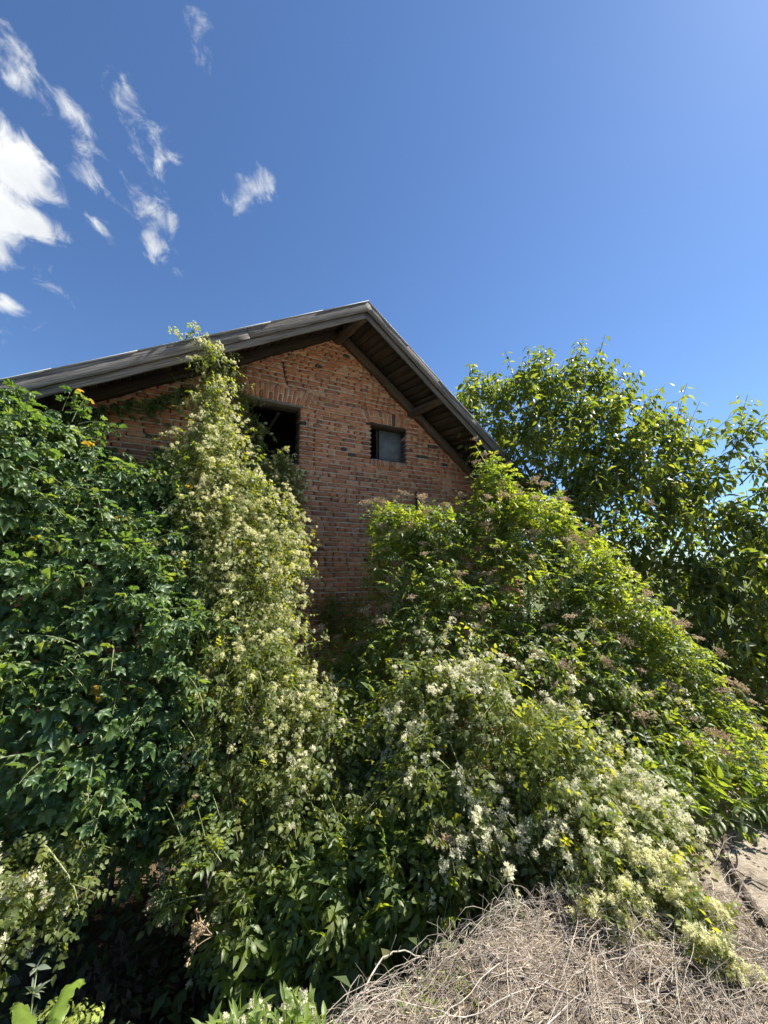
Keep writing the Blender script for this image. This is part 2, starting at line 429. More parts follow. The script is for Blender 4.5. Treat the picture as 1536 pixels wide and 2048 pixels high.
# ------------------------------------------------------------------ terrain
def ground_z(x, y):
    x = np.asarray(x, float); y = np.asarray(y, float)
    edge = np.where(x > -.1, 1.97 + .45 * (x + .1), 1.97 + 1.15 * (x + .1))
    edge = edge + np.clip(x - .95, 0, 3) * .75; edge = np.minimum(edge, 4.0)
    d = (edge - y) / np.where(x > 0.6, .45 + .25 * np.clip(x - .6, 0, 3), .45)
    k = np.clip(d + .5, 0, 1); k = k * k * (3 - 2 * k)
    far = np.clip((np.hypot(x, y) - 14) / 10, 0, 1)
    low = .55 - .5 * np.clip((y - 2.5) / 3, 0, 1)
    p = np.stack([x, y, np.zeros_like(x)], -1)
    bumps = .07 * fbm(p * 1.7, 3) + .035 * fbm(p * 6, 5) + .012 * fbm(p * 22, 8)
    swell = .02 * np.exp(-((x - .55) ** 2 / .5 + (y - 1.55) ** 2 / .25))
    top = 1.61 + swell + .02 * np.clip(x, -1, 3)
    return (top * k + low * (1 - k) + bumps) * (1 - far) - .2 * far


def in_heap(x, y): return (x > -.75) & (y < 2.0 + .42 * x) & (x < 2.2 - .35 * (y - 1.1)) & (y > .85)


def make_ground():
    ax = np.unique(np.concatenate([np.linspace(-2.5, 4, 250), np.linspace(-30, 30, 61), [-60, 60, -200, 200, -900, 900, -6000, 6000]]))
    ay = np.unique(np.concatenate([np.linspace(.6, 4.2, 170), np.linspace(-30, 30, 61), [-60, 60, -200, 200, -900, 900, -6000, 6000]]))
    X, Y = np.meshgrid(ax, ay); Z = ground_z(X, Y)
    V = np.stack([X, Y, Z], -1).reshape(-1, 3); nx = len(ax)
    i, j = np.meshgrid(np.arange(nx - 1), np.arange(len(ay) - 1)); a = (j * nx + i).ravel()
    T = np.concatenate([np.stack([a, a + 1, a + nx + 1], -1), np.stack([a, a + nx + 1, a + nx], -1)])
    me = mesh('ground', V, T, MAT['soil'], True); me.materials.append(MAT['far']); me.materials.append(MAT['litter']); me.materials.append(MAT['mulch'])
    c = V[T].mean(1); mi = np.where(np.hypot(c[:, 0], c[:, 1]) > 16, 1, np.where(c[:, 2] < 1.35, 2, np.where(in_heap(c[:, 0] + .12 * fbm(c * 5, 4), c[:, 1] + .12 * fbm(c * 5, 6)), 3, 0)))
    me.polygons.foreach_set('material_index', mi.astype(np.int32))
    tag(obj('ground', me), kind='structure')


make_ground()

# ------------------------------------------------------------------ id buffer: what shows largest in the picture
GW, GH = 384, 512
ZB = np.full((GH, GW), 1e9); IDB = np.full((GH, GW), -1, np.int64); NEXT_ID = [0]


def project(P):
    d = P - EYE
    cp, sp = math.cos(PITCH), math.sin(PITCH)
    z = d[:, 1] * cp + d[:, 2] * sp; y = -d[:, 1] * sp + d[:, 2] * cp
    z = np.maximum(z, .05)
    return 768 + F * d[:, 0] / z, 1024 - F * y / z, np.linalg.norm(d, axis=1), z


def splat(P, rad):
    """rad: radius in metres; returns ids"""
    ids = np.arange(NEXT_ID[0], NEXT_ID[0] + len(P)); NEXT_ID[0] += len(P)
    x, y, D, z = project(P); r = np.maximum(rad * F / z, 2.0) / 4; x = x / 4; y = y / 4
    for k in np.nonzero((x > -5) & (x < GW + 5) & (y > -5) & (y < GH + 5))[0]:
        x0, x1 = int(max(0, x[k] - r[k])), int(min(GW - 1, x[k] + r[k])) + 1
        y0, y1 = int(max(0, y[k] - r[k])), int(min(GH - 1, y[k] + r[k])) + 1
        if x1 <= x0 or y1 <= y0: continue
        zz = ZB[y0:y1, x0:x1]; m = zz > D[k]
        if m.any():
            zz[m] = D[k]; IDB[y0:y1, x0:x1][m] = ids[k]
    return ids


SETS = []


def add_set(thing, part, temps, P, R, S, mat, rad, cap=300, minpx=9.0, tint=None, lod=None):
    """temps: list of (V,T,C); P (n,3); R (n,3,3) columns = local axes; S (n,) or (n,3)"""
    if len(P) == 0: return
    n = len(P); S = np.asarray(S, float)
    if S.ndim == 1: S = np.repeat(S[:, None], 3, 1)
    var = rng.integers(0, len(temps), n); tint = rng.random(n) if tint is None else tint
    P = np.asarray(P, float)
    ctr = P + np.einsum('nij,nj->ni', R, S * np.array([rad[1], 0, 0])) if isinstance(rad, tuple) else P
    rr = (rad[0] if isinstance(rad, tuple) else rad) * S[:, 0]
    ids = splat(ctr, rr)
    SETS.append(dict(thing=thing, part=part, temps=temps, P=P, R=np.asarray(R, float), S=S, mat=mat, var=var, tint=tint, ids=ids, cap=cap, minpx=minpx, rr=rr, ctr=ctr, lod=lod or temps))


def flush_sets():
    vis = np.bincount(IDB[IDB >= 0].ravel(), minlength=NEXT_ID[0])
    merged = {}
    for s in SETS: merged.setdefault((s['thing'].name, s['part'], s['mat'].name), []).append(s)
    for key, ss in merged.items():
        cap = ss[0]['cap']; th = ss[0]['thing']; part = ss[0]['part']
        v = np.concatenate([vis[s['ids']] for s in ss])
        big = []
        for s in ss:
            _, _, _, z = project(s['ctr']); big.append(2 * s['rr'] * F / z)
        big = np.concatenate(big)
        which = np.concatenate([np.full(len(s['P']), k) for k, s in enumerate(ss)]); idx = np.concatenate([np.arange(len(s['P'])) for s in ss])
        order = np.argsort(-v); order = order[(v[order] > 1) & (big[order] >= ss[0]['minpx'])][:cap]
        single = np.zeros(len(v), bool); single[order] = True
        tmesh = {}
        for k, s in enumerate(ss):
            for q, (V, T, C) in enumerate(s['temps']):
                tmesh[(k, q)] = None
        for g in order:
            k, i = which[g], idx[g]; s = ss[k]; q = s['var'][i]
            if tmesh[(k, q)] is None:
                V, T, C = s['temps'][q]; tmesh[(k, q)] = mesh(part, V, T, s['mat'], True, c=C, tint=np.zeros(len(V)))
            Rm = s['R'][i] * s['S'][i][None, :]
            M = Matrix(((*Rm[0], s['P'][i][0]), (*Rm[1], s['P'][i][1]), (*Rm[2], s['P'][i][2]), (0, 0, 0, 1)))
            obj(part, tmesh[(k, q)], th, M)
        Vs, Ts, Cs, Tn, off = [], [], [], [], 0
        lo = 0
        for k, s in enumerate(ss):
            sing = single[lo:lo + len(s['P'])]; lo += len(s['P'])
            for q, (V, T, C) in enumerate(s.get('lod', s['temps'])):
                m = np.nonzero((~sing) & (s['var'] == q))[0]
                if len(m) == 0: continue
                W = np.einsum('nij,vj->nvi', s['R'][m] * s['S'][m][:, None, :], V) + s['P'][m][:, None]
                Vs.append(W.reshape(-1, 3)); Ts.append((T[None] + (np.arange(len(m)) * len(V))[:, None, None] + off).reshape(-1, 3)); off += W.shape[0] * W.shape[1]
                Cs.append(np.tile(C, len(m))); Tn.append(np.repeat(s['tint'][m], len(V)))
        if Vs:
            me = mesh(part, np.concatenate(Vs), np.concatenate(Ts), ss[0]['mat'], True, c=np.concatenate(Cs), tint=np.concatenate(Tn))
            tag(obj(part, me, th), kind='stuff')
        STAT.append((th.name, part, len(v), len(order)))


STAT = []


def frames(x, n):
    x = nrm(x); y = nrm(np.cross(n, x)); z = np.cross(x, y)
    return np.stack([x, y, z], -1)


# ------------------------------------------------------------------ the brick house
house = empty('brick_house', wp(0, 0, -3), 'old red brick farmhouse gable with weathered wooden barge boards, half buried in climbing plants', 'house')
wbl, wbt = hit(492, 900)[0], hit(590, 813)[1]
wbr, wbb = hit(601, 860)[0], hit(598, 925)[1]
wsl, wsr = hit(743, 880)[0], hit(814, 890)[0]
wst, wsb = hit(775, 853)[1], hit(775, 921)[1]
print('windows', wbl, wbr, wbb, wbt, '|', wsl, wsr, wsb, wst)
AX = lambda th=0.0: np.stack([Wd * math.cos(th) + Zd * math.sin(th), -Nd, -Wd * math.sin(th) + Zd * math.cos(th)], -1)
WL, WR = SL + .35, SR - .45


def local_mat(p, R):
    return Matrix(((*R[0], p[0]), (*R[1], p[1]), (*R[2], p[2]), (0, 0, 0, 1)))


def wall_core():
    b = Buf(); th = .30; n0 = -.05
    cuts = [WL, wbl, wbr, ws, wsl, wsr, WR]
    cuts = sorted(set(cuts + list(np.linspace(WL, WR, 12))))

    def cell(s0, s1, z0, z1a, z1b):
        V = [wp(s0, z0, n0), wp(s1, z0, n0), wp(s1, z0, n0 - th), wp(s0, z0, n0 - th), wp(s0, z1a, n0), wp(s1, z1b, n0), wp(s1, z1b, n0 - th), wp(s0, z1a, n0 - th)]
        b.hexa(V)
    for s0, s1 in zip(cuts[:-1], cuts[1:]):
        m = (s0 + s1) / 2; ta, tb = roof_z(s0, 0, -.10), roof_z(s1, 0, -.10)
        if wbl < m < wbr: cell(s0, s1, -.3, wbb, wbb); cell(s0, s1, wbt, ta, tb)
        elif wsl < m < wsr: cell(s0, s1, -.3, wsb - .04, wsb - .04); cell(s0, s1, wst, ta, tb)
        else: cell(s0, s1, -.3, ta, tb)
    V, T, C = b.arrays()
    w = obj('wall', mesh('wall', V, T, MAT['core']), house)
    for nm, (sa, sb, na, nb, h) in dict(side_wall=(WL, WL + .3, -.36, -8, roof_z(WL, 0, -.2)), side_wall2=(WR - .3, WR, -.36, -8, roof_z(WR, 0, -.2)), back_wall=(WL, WR, -8, -8.3, roof_z(WL, 0, -.2))).items():
        q = Buf(); q.hexa([wp(sa, -.3, na), wp(sb, -.3, na), wp(sb, -.3, nb), wp(sa, -.3, nb), wp(sa, h, na), wp(sb, h, na), wp(sb, h, nb), wp(sa, h, nb)])
        if nm == 'back_wall':
            q.add([wp(WL, h, -8), wp(WR, h, -8), wp(ws, wz - .1, -8), wp(WL, h, -8.3), wp(WR, h, -8.3), wp(ws, wz - .1, -8.3)], [(0, 1, 2), (3, 5, 4), (0, 2, 5), (0, 5, 3), (1, 4, 5), (1, 5, 2)])
        V, T, C = q.arrays(); obj(nm.rstrip('2'), mesh(nm, V, T, MAT['core']), house)
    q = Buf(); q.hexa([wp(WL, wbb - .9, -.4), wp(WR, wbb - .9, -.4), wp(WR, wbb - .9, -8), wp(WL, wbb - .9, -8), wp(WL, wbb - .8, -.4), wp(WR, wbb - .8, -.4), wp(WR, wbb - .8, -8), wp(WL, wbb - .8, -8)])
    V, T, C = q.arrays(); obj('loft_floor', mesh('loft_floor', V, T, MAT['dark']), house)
    return w


wall = wall_core()


def brick_template(seed):
    r = np.random.default_rng(seed)
    base = [(-.5, -.5), (-.17, -.5), (.17, -.5), (.5, -.5), (.5, 0), (.5, .5), (.17, .5), (-.17, .5), (-.5, .5), (-.5, 0)]
    o = np.array(base); o = o + r.normal(0, 1, o.shape) * np.array([.010, .035])
    cx, cz = o[[0, 3, 5, 8]].T
    o[[0, 3, 5, 8]] *= 1 - r.uniform(.0, .09, (4, 1)); o[[0, 3, 5, 8], 1] *= 1 - r.uniform(.0, .12, 4)
    inn = o * np.array([.965, .86]) + r.normal(0, 1, o.shape) * np.array([.008, .03])
    back = np.c_[o[:, 0], np.full(10, 1.0), o[:, 1]]; mid = np.c_[o[:, 0], np.full(10, .09) + r.uniform(-.03, .05, 10), o[:, 1]]
    fr = np.c_[inn[:, 0], r.uniform(-.02, .05, 10), inn[:, 1]]
    c = np.array([[0, r.uniform(-.02, .02), 0]])
    V = np.concatenate([back, mid, fr, c]); T = []
    for k in range(10):
        k2 = (k + 1) % 10
        T += [(k, k2, 10 + k2), (k, 10 + k2, 10 + k), (10 + k, 10 + k2, 20 + k2), (10 + k, 20 + k2, 20 + k), (20 + k, 20 + k2, 30)]
    return V, np.array(T), np.ones(len(V))


BT = [brick_template(k) for k in range(14)]
CH, JT = .0745, .0135
zarch_b, zarch_s = .255, .215


def crack(z):
    pts = [hit(567, 722), hit(571, 748), hit(576, 766), hit(582, 776)]
    zz = [p[1] for p in pts][::-1]; ss = [p[0] for p in pts][::-1]
    if zz[0] - .03 < z < zz[-1] + .03: return float(np.interp(z, zz, ss))
    return None


def blocked(z):
    """intervals of the wall that hold no coursed brick at this height, with jamb flag"""
    iv = []
    if wbb < z < wbt + .03: iv.append((wbl, wbr, True))
    if wbt + .03 <= z < wbt + .03 + zarch_b:
        h = z - wbt; iv.append((wbl - .02 - .2 * h, wbr + .10 + .4 * h, False))
    if wsb - .13 < z < wst + .02: iv.append((wsl - (.0 if z > wsb else -.01), wsr - (.0 if z > wsb else .01), z > wsb))
    if wst + .02 <= z < wst + .02 + zarch_s:
        h = z - wst; iv.append((wsl - .08 - .5 * h, wsr - .0 + .25 * h, False))
    c = crack(z)
    if c is not None: iv.append((c - .012, c + .012, False))
    return sorted(iv)


def lay_bricks():
    r = np.random.default_rng(5)
    P, R, S, mort = [], [], [], Buf(); E = []
    z = .25; row = 0
    while z < wz + .2:
        zm = z + CH / 2
        # visible span under the roof line at this height
        top = zm + CH * .35
        lo, hi = WL, WR
        cs = ws
        lo = max(WL, cs - (roof_z(cs, 0, -.085) - top) / KL); hi = min(WR, cs + (roof_z(cs, 0, -.085) - top) / KR)
        if hi - lo < .2: break
        spans = []; x = lo; edge = False
        for (a, b_, j) in blocked(zm):
            if a > x and a < hi: spans.append((x, a, edge, j))
            x = max(x, b_); edge = j
        if x < hi: spans.append((x, hi, edge, False))
        drift = .010 * math.sin(row * 1.7)
        for (a, b_, ja, jb) in spans:
            # wavy bed joint under this course
            ns = max(2, int((b_ - a) / .11)); sx = np.linspace(a, b_, ns + 1)
            wob = lambda: r.uniform(-.0025, .0025)
            prev = None
            fr = -.008 + r.uniform(-.010, .007, ns + 1)
            dz = .007 * fbm(np.stack([sx * 2.5, np.full_like(sx, row * 3.3), 0 * sx], -1), 9)
            dep = -.28 if (ja or jb) else -.06
            for k in range(ns):
                s0, s1 = sx[k], sx[k + 1]
                mort.hexa([wp(s0, z - JT * .75 + dz[k], fr[k]), wp(s1, z - JT * .75 + dz[k + 1], fr[k + 1]), wp(s1, z - JT * .75 + dz[k + 1], dep), wp(s0, z - JT * .75 + dz[k], dep),
                           wp(s0, z + JT * .75 + dz[k], fr[k]), wp(s1, z + JT * .75 + dz[k + 1], fr[k + 1]), wp(s1, z + JT * .75 + dz[k + 1], dep), wp(s0, z + JT * .75 + dz[k], dep)])
            s = a + (0 if (ja or a > lo + .01) else -r.uniform(0, .15))
            first = True
            hdr = r.random() < .5
            while s < b_ - .02:
                if r.random() < .33: hdr = not hdr
                ln = (r.normal(.112, .008) if hdr else r.normal(.226, .012))
                if b_ - (s + ln) < .07: ln = b_ - s
                if ln > .27: ln *= .5
                e = s + ln - JT * r.uniform(.9, 1.5)
                last = s + ln >= b_ - .03
                deep = .28 if ((first and ja) or (last and jb)) else .10
                m = (s + e) / 2
                zoff = .007 * float(fbm(np.array([m * 2.5, row * 3.3, 0.0]), 9)) + r.normal(0, .0018)
                hh = (CH - JT) * r.uniform(.9, 1.03)
                P.append(wp(m, zm + zoff, r.normal(.0, .0035) if r.random() > .05 else -r.uniform(.008, .025))); R.append(AX(r.normal(0, .012))); S.append((e - s, deep, hh))
                if r.random() < .33 and not last:
                    f = -.012 - r.random() * .018
                    q0, q1 = e - .003, e + JT + .003
                    mort.hexa([wp(q0, z, f), wp(q1, z, f), wp(q1, z, -.06), wp(q0, z, -.06), wp(q0, z + CH, f), wp(q1, z + CH, f), wp(q1, z + CH, -.06), wp(q0, z + CH, -.06)])
                s += ln; first = False
        z += CH; row += 1
    # flat arches
    def arch(s0, s1, zt, n, a0, a1, h):
        for k in range(n):
            f = (k + .5) / n; th = math.radians(a0 + (a1 - a0) * f); sc_ = s0 + (s1 - s0) * f
            d = Zd * math.cos(th) + Wd * math.sin(th); wdt = (s1 - s0) / n * .84
            parts = [(0, h)] if k % 2 == 0 else ([(0, h * .48), (h * .53, h)] if r.random() < .8 else [(0, h)])
            for (h0, h1) in parts:
                c = wp(sc_, zt, r.normal(.002, .004)) + d * ((h0 + h1) / 2 + .008)
                P.append(c); R.append(AX(math.pi / 2 - th)); S.append((h1 - h0, .12, wdt * r.uniform(.9, 1.04)))
    arch(wbl - .05, wbr + .10, wbt + .03, 14, -12, 21, zarch_b - .01)
    arch(wsl - .06, wsr + .0, wst + .025, 10, -27, 13, zarch_s - .01)
    for (s0, s1, zb, n, h) in ((wsl, wsr, wsb - .125, 9, .115),):
        for k in range(n):
            P.append(wp(s0 + (s1 - s0) * (k + .5) / n, zb + h / 2, .028 + r.normal(0, .006))); R.append(AX(math.pi / 2 + r.normal(0, .03))); S.append((h, .3, (s1 - s0) / n * .80))
    P, R, S = np.array(P), np.array(R), np.array(S)
    V, T, C = mort.arrays(); obj('mortar', mesh('mortar', V, T, MAT['mortar']), wall)
    # arch and sill bedding
    for (a, b_, z0, z1, f) in ((wbl - .16, wbr + .22, wbt + .028, wbt + .03 + zarch_b, -.010), (wsl - .2, wsr + .06, wst + .022, wst + .02 + zarch_s, -.010), (wsl + .005, wsr - .005, wsb - .125, wsb - .012, .015)):
        q = Buf(); q.hexa([wp(a, z0, f), wp(b_, z0, f), wp(b_, z0, -.09), wp(a, z0, -.09), wp(a, z1, f), wp(b_, z1, f), wp(b_, z1, -.09), wp(a, z1, -.09)])
        V, T, C = q.arrays(); obj('arch_bedding', mesh('arch_bedding', V, T, MAT['mortar']), wall)
    tint = r.random(len(P))
    # bricks keep one id each in the picture buffer: use half their length as reach, split long ones in two for a fair footprint
    n = len(P); var = r.integers(0, len(BT), n)
    ids = splat(P, S[:, 2] * .9)
    SETS.append(dict(thing=wall, part='brick', temps=BT, P=P, R=R, S=S, mat=MAT['brick'], var=var, tint=tint, ids=ids, cap=300, minpx=8.0, rr=S[:, 0] * .5, ctr=P))


lay_bricks()


def board(name, p0, p1, zdir, w, t, mat, parent, seg=14, jit=.003, seed=0, sag=0.0, hang=0.0):
    """plank from p0 to p1; top edge on the line, width w against zdir, thickness t centred"""
    r = np.random.default_rng(seed); x = nrm(p1 - p0); Lg = np.linalg.norm(p1 - p0); z = nrm(zdir - x * (zdir @ x)); y = np.cross(z, x)
    sx = np.linspace(0, Lg, seg + 1)
    j = lambda: r.normal(0, jit, seg + 1)
    zt = 0 + j() - sag * np.sin(sx / Lg * math.pi); zb = -w + j() * 1.6 - sag * np.sin(sx / Lg * math.pi)
    y0 = -t / 2 + j() * .7; y1 = t / 2 + j() * .7
    ch = min(.006, t * .2)
    ring = np.stack([np.stack([sx, y0 + ch, zb], -1), np.stack([sx, y1 - ch, zb], -1), np.stack([sx, y1, zb + ch], -1), np.stack([sx, y1, zt - ch], -1),
                     np.stack([sx, y1 - ch, zt], -1), np.stack([sx, y0 + ch, zt], -1), np.stack([sx, y0, zt - ch], -1), np.stack([sx, y0, zb + ch], -1)], 1)
    k = 8; V = ring.reshape(-1, 3); T = []
    for i in range(seg):
        for q in range(k):
            a, b_, c, d = i * k + q, i * k + (q + 1) % k, (i + 1) * k + (q + 1) % k, (i + 1) * k + q
            T += [(a, b_, c), (a, c, d)]
    e = seg * k
    for q in range(1, k - 1): T += [(0, q + 1, q), (e, e + q, e + q + 1)]
    R = np.stack([x, y, z], -1)
    o = obj(name, mesh(name, V, T, mat), parent, local_mat(p0, R))
    return o


def roof_pt(d, n, side, dz=0.0):
    t = min(max(n / OV, 0), 1.2); t = min(t, 1.06); cs = ws + (bs - ws) * min(t, 1); cz = (wz + .07) * (1 - min(t, 1)) + bz * min(t, 1)
    if n < 0: cs, cz = ws, wz + .07
    K = KL if side < 0 else KR
    return O + Wd * (cs + side * d) + Nd * n + Zd * (cz - K * d + dz)


def make_roof():
    roof = empty('roof', wp(ws, wz, 0)); roof.parent = house; roof.location = tuple(wp(ws, wz, 0) - wloc(house))
    LL, LR = bs - SL, SR - bs
    r = np.random.default_rng(21)
    for side, LN in ((-1, LL), (1, LR)):
        K = KL if side < 0 else KR; cosk = 1 / math.hypot(1, K)
        # roofing sheets
        nb = 7; ed = np.linspace(0, LN + .08, nb + 1)
        for k in range(nb):
            d0, d1 = ed[k], ed[k + 1] + .05; up = .012 + .010 * (k % 2) + r.uniform(0, .006); en = OV + .036 + r.uniform(-.006, .012)
            b = Buf()
            for (na, nbk) in ((en, 0.0), (0.0, -8.3)):
                a = [roof_pt(d0, na, side, up), roof_pt(d1, na, side, up), roof_pt(d1, nbk, side, up), roof_pt(d0, nbk, side, up)]
                c = [p + Zd * .006 for p in a]; b.hexa(a + c)
            V, T, C = b.arrays(); obj('roof_sheet', mesh('roof_sheet', V, T, MAT['roof']), roof)
        # soffit planks, running with the ridge
        w = .125 * cosk; d = .02
        while d < LN:
            d1 = min(d + w * r.uniform(.85, 1.1), LN); g = r.uniform(-.006, .0); na, nb_ = OV - .012, -.28
            a = [roof_pt(d + .003, na, side, -.03 + g), roof_pt(d1 - .003, na, side, -.03 + g), roof_pt(d1 - .003, nb_, side, -.03 + g), roof_pt(d + .003, nb_, side, -.03 + g)]
            base = a[0]; x = nrm(a[3] - a[0]); q = Buf(); q.hexa([p for p in a] + [p + Zd * .024 for p in a]); V, T, C = q.arrays()
            # local frame along the plank for the grain
            z = Zd; y = np.cross(z, x); y = nrm(y); z = np.cross(x, y); R = np.stack([x, y, z], -1)
            obj('plank', mesh('plank', (V - base) @ R, T, MAT['wood_dark']), roof, local_mat(base, R)); d = d1
        # deck behind the wall keeps the loft dark
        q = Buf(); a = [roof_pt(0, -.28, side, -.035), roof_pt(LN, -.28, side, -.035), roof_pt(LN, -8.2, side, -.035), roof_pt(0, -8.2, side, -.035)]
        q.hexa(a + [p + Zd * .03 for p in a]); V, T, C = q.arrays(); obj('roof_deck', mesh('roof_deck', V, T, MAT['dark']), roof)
        # barge boards
        zdir = Zd
        e = roof_pt(LN - (.0 if side > 0 else .0), OV, side)
        p0 = roof_pt(0, OV, side, .008); p1 = roof_pt(LN, OV, side, .008)
        cutd = 1.62 if side < 0 else LN
        ang = nrm(p1 - p0)
        segs = [(0, cutd), (cutd + .006, LN)] if side < 0 else [(0, LN)]
        for i, (a, b_) in enumerate(segs):
            board('barge_board', roof_pt(a, OV + .016, side, .010 - .004 * i), roof_pt(b_, OV + .016, side, .010 - .004 * i), zdir, .122, .028, MAT['wood'], house, 24, .0014, 31 + i + (5 if side > 0 else 0))
        board('barge_fillet', roof_pt(.0, OV - .026, side, -.124), roof_pt(LN - .1, OV - .026, side, -.124), zdir, .085, .030, MAT['wood'], house, 24, .0018, 41 + side)
        # rafter lying on the wall head
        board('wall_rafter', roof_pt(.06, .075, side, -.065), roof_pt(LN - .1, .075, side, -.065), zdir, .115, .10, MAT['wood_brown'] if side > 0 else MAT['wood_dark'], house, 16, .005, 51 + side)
    # ridge beam and purlins: old logs poking through the wall
    def log(name, p0, p1, rad, seed, mat):
        rr = np.random.default_rng(seed); x = nrm(p1 - p0); n = 9; t = np.linspace(0, 1, n)[:, None]
        P = (p1 - p0)[None] * t + rr.normal(0, .006, (n, 3)); z = Zd; y = nrm(np.cross(z, x)); z = np.cross(x, y); R = np.stack([x, y, z], -1)
        b = Buf(); b.tube(P, rad * (1 + rr.normal(0, .05, n)), 10); V, T, C = b.arrays(); V = V + rr.normal(0, .004, V.shape)
        obj(name, mesh(name, V @ R, T, mat), house, local_mat(p0, R))
    log('ridge_beam', roof_pt(.0, OV - .06, -1, -.16), roof_pt(.0, -.3, -1, -.19), .085, 1, MAT['wood_brown'])
    dR = [d for d in np.linspace(.5, 3, 200)]
    def find(side, px):
        best = min(dR, key=lambda d: abs(project(roof_pt(d, OV - .08, side, -.12)[None])[0][0] - px)); return best
    d = find(1, 885); log('purlin', roof_pt(d, OV - .07, 1, -.13), roof_pt(d, -.3, 1, -.15), .075, 2, MAT['wood_brown'])
    d = find(-1, 462); log('purlin', roof_pt(d, OV - .07, -1, -.14), roof_pt(d, -.3, -1, -.16), .075, 3, MAT['wood_brown'])
    print('purlins', project(roof_pt(0, OV - .06, -1, -.16)[None])[:2], project(roof_pt(0, 0, -1, -.18)[None])[:2])


make_roof()


def make_windows():
    big = empty('window', wp((wbl + wbr) / 2, wbb, -.15)); big.parent = house; big.location = tuple(wp((wbl + wbr) / 2, wbb, -.15) - wloc(house))
    big['label'] = 'larger open window hole without glass, dark inside'
    board('lintel', wp(wbl - .16, wbt + .026, -.12), wp(wbr + .02, wbt + .026, -.12), Zd, .034, .27, MAT['wood'], big, 12, .002, 61)
    # jamb boards and a leftover frame post inside
    board('frame', wp(wbl + .03, wbb, -.24), wp(wbl + .03, wbt, -.24), Wd, .05, .05, MAT['wood_dark'], big, 6, .002, 62)
    sm = empty('window', wp((wsl + wsr) / 2, wsb, -.15)); sm.parent = house; sm.location = tuple(wp((wsl + wsr) / 2, wsb, -.15) - wloc(house))
    sm['label'] = 'smaller window hole half covered by a grey sheet'
    board('lintel', wp(wsl - .03, wst + .02, -.125), wp(wsr - .03, wst + .02, -.125), Zd, .028, .27, MAT['wood_brown'], sm, 10, .002, 63)
    a, b_ = hit(758, 880, -.2)[0], hit(806, 880, -.2)[0] + .06
    q = Buf(); q.box((0, -.002, 0), (b_ - a, .002, wst - wsb + .08)); V, T, C = q.arrays()
    obj('cover_sheet', mesh('cover_sheet', V, T, MAT['sheet']), sm, local_mat(wp(a, wsb - .05, -.2), AX()))
    board('frame', wp(a - .01, wsb - .05, -.225), wp(a - .01, wst, -.225), Wd, .035, .03, MAT['wood_dark'], sm, 6, .002, 64)
    board('sill_board', wp(wsl, wsb - .006, -.11), wp(wsr, wsb - .006, -.11), Zd, .012, .26, MAT['wood'], sm, 8, .0015, 65)
    s, z = hit(831, 998)
    b = Buf(); b.tube([wp(s, z - .19, .022), wp(s, z, .025), wp(s, z + .13, .022)], .014, 6); b.box((-.01, -.05, -.01), (.01, .02, .01)) if False else None
    V, T, C = b.arrays(); obj('wall_tie', mesh('wall_tie', V, T, MAT['iron']), house)
    # scraps of old render still stuck to the bricks
    r = np.random.default_rng(8)
    for (px, py, rx, rz) in ((622, 783, .045, .04), (645, 788, .05, .025), (660, 797, .035, .02), (690, 735, .06, .07), (705, 715, .05, .05), (742, 772, .035, .06), (716, 745, .04, .03), (818, 872, .04, .03), (631, 805, .035, .035)):
        s, z = hit(px, py); m = 14; th = np.arange(m) * 2 * math.pi / m; rad = r.uniform(.6, 1.15, m)
        o_ = np.stack([np.cos(th) * rx * rad, np.zeros(m), np.sin(th) * rz * rad], -1); inn = o_ * .7; inn[:, 1] = -.010 + r.uniform(-.002, .003, m)
        o_[:, 1] = .004
        V = np.concatenate([o_, inn, [[0, -.011, 0]]]); T = []
        for k in range(m):
            k2 = (k + 1) % m; T += [(k, k2, m + k2), (k, m + k2, m + k), (m + k, m + k2, 2 * m)]
        obj('render_patch', mesh('render_patch', V, T, MAT['render']), wall, local_mat(wp(s, z, .0), AX()))


make_windows()

def smooth_line(pts, n=24, it=4):
    pts = np.asarray(pts, float); t = np.linspace(0, len(pts) - 1, n); Q = np.stack([np.interp(t, np.arange(len(pts)), pts[:, j]) for j in range(3)], -1)
    for _ in range(it): Q[1:-1] = (Q[:-2] + 2 * Q[1:-1] + Q[2:]) / 4
    return Q


def pix_ground(px, py, h=0.0):
    """first point of the terrain under a pixel of the photograph"""
    r = ray(px, py); t = np.linspace(.5, 6, 1200); P = EYE + r * t[:, None]; g = ground_z(P[:, 0], P[:, 1])
    k = np.argmax(P[:, 2] < g); p = P[k]; return np.array([p[0], p[1], g[k] + h])


# ------------------------------------------------------------------ leaf and flower shapes
UP = np.array([0, 0, 1.0])


def blade(Lg, w, n=5, fold=.3, droop=.25, curl=0.0, peak=.42):
    t = np.linspace(0, 1, n + 1)
    pr = np.where(t < peak, np.sin(t / peak * math.pi / 2) ** .75, np.cos((t - peak) / (1 - peak) * math.pi / 2) ** 1.05)
    mid = np.stack([t * Lg, 0 * t, -droop * Lg * t ** 2], -1)
    V = [mid[0]]; C = [0.0]; idx = [[0, 0, 0]]
    for k in range(1, n):
        h = pr[k] * w / 2
        e = len(V)
        V += [mid[k] + [0, h, fold * h - curl * h * t[k]], mid[k], mid[k] + [0, -h, fold * h + curl * h * t[k]]]; C += [1, 0, 1]; idx.append([e, e + 1, e + 2])
    V.append(mid[n]); C.append(.6); idx.append([len(V) - 1] * 3)
    T = []
    for a, b in zip(idx[:-1], idx[1:]):
        for (p, q) in ((0, 1), (1, 2)):
            tri = [(a[p], a[q], b[q]), (a[p], b[q], b[p])]
            T += [x for x in tri if len(set(x)) == 3]
    T = np.array(T)[:, ::-1]
    return np.array(V), T, np.array(C, float)


def rot(ax, a):
    return np.array(Matrix.Rotation(a, 3, ax))


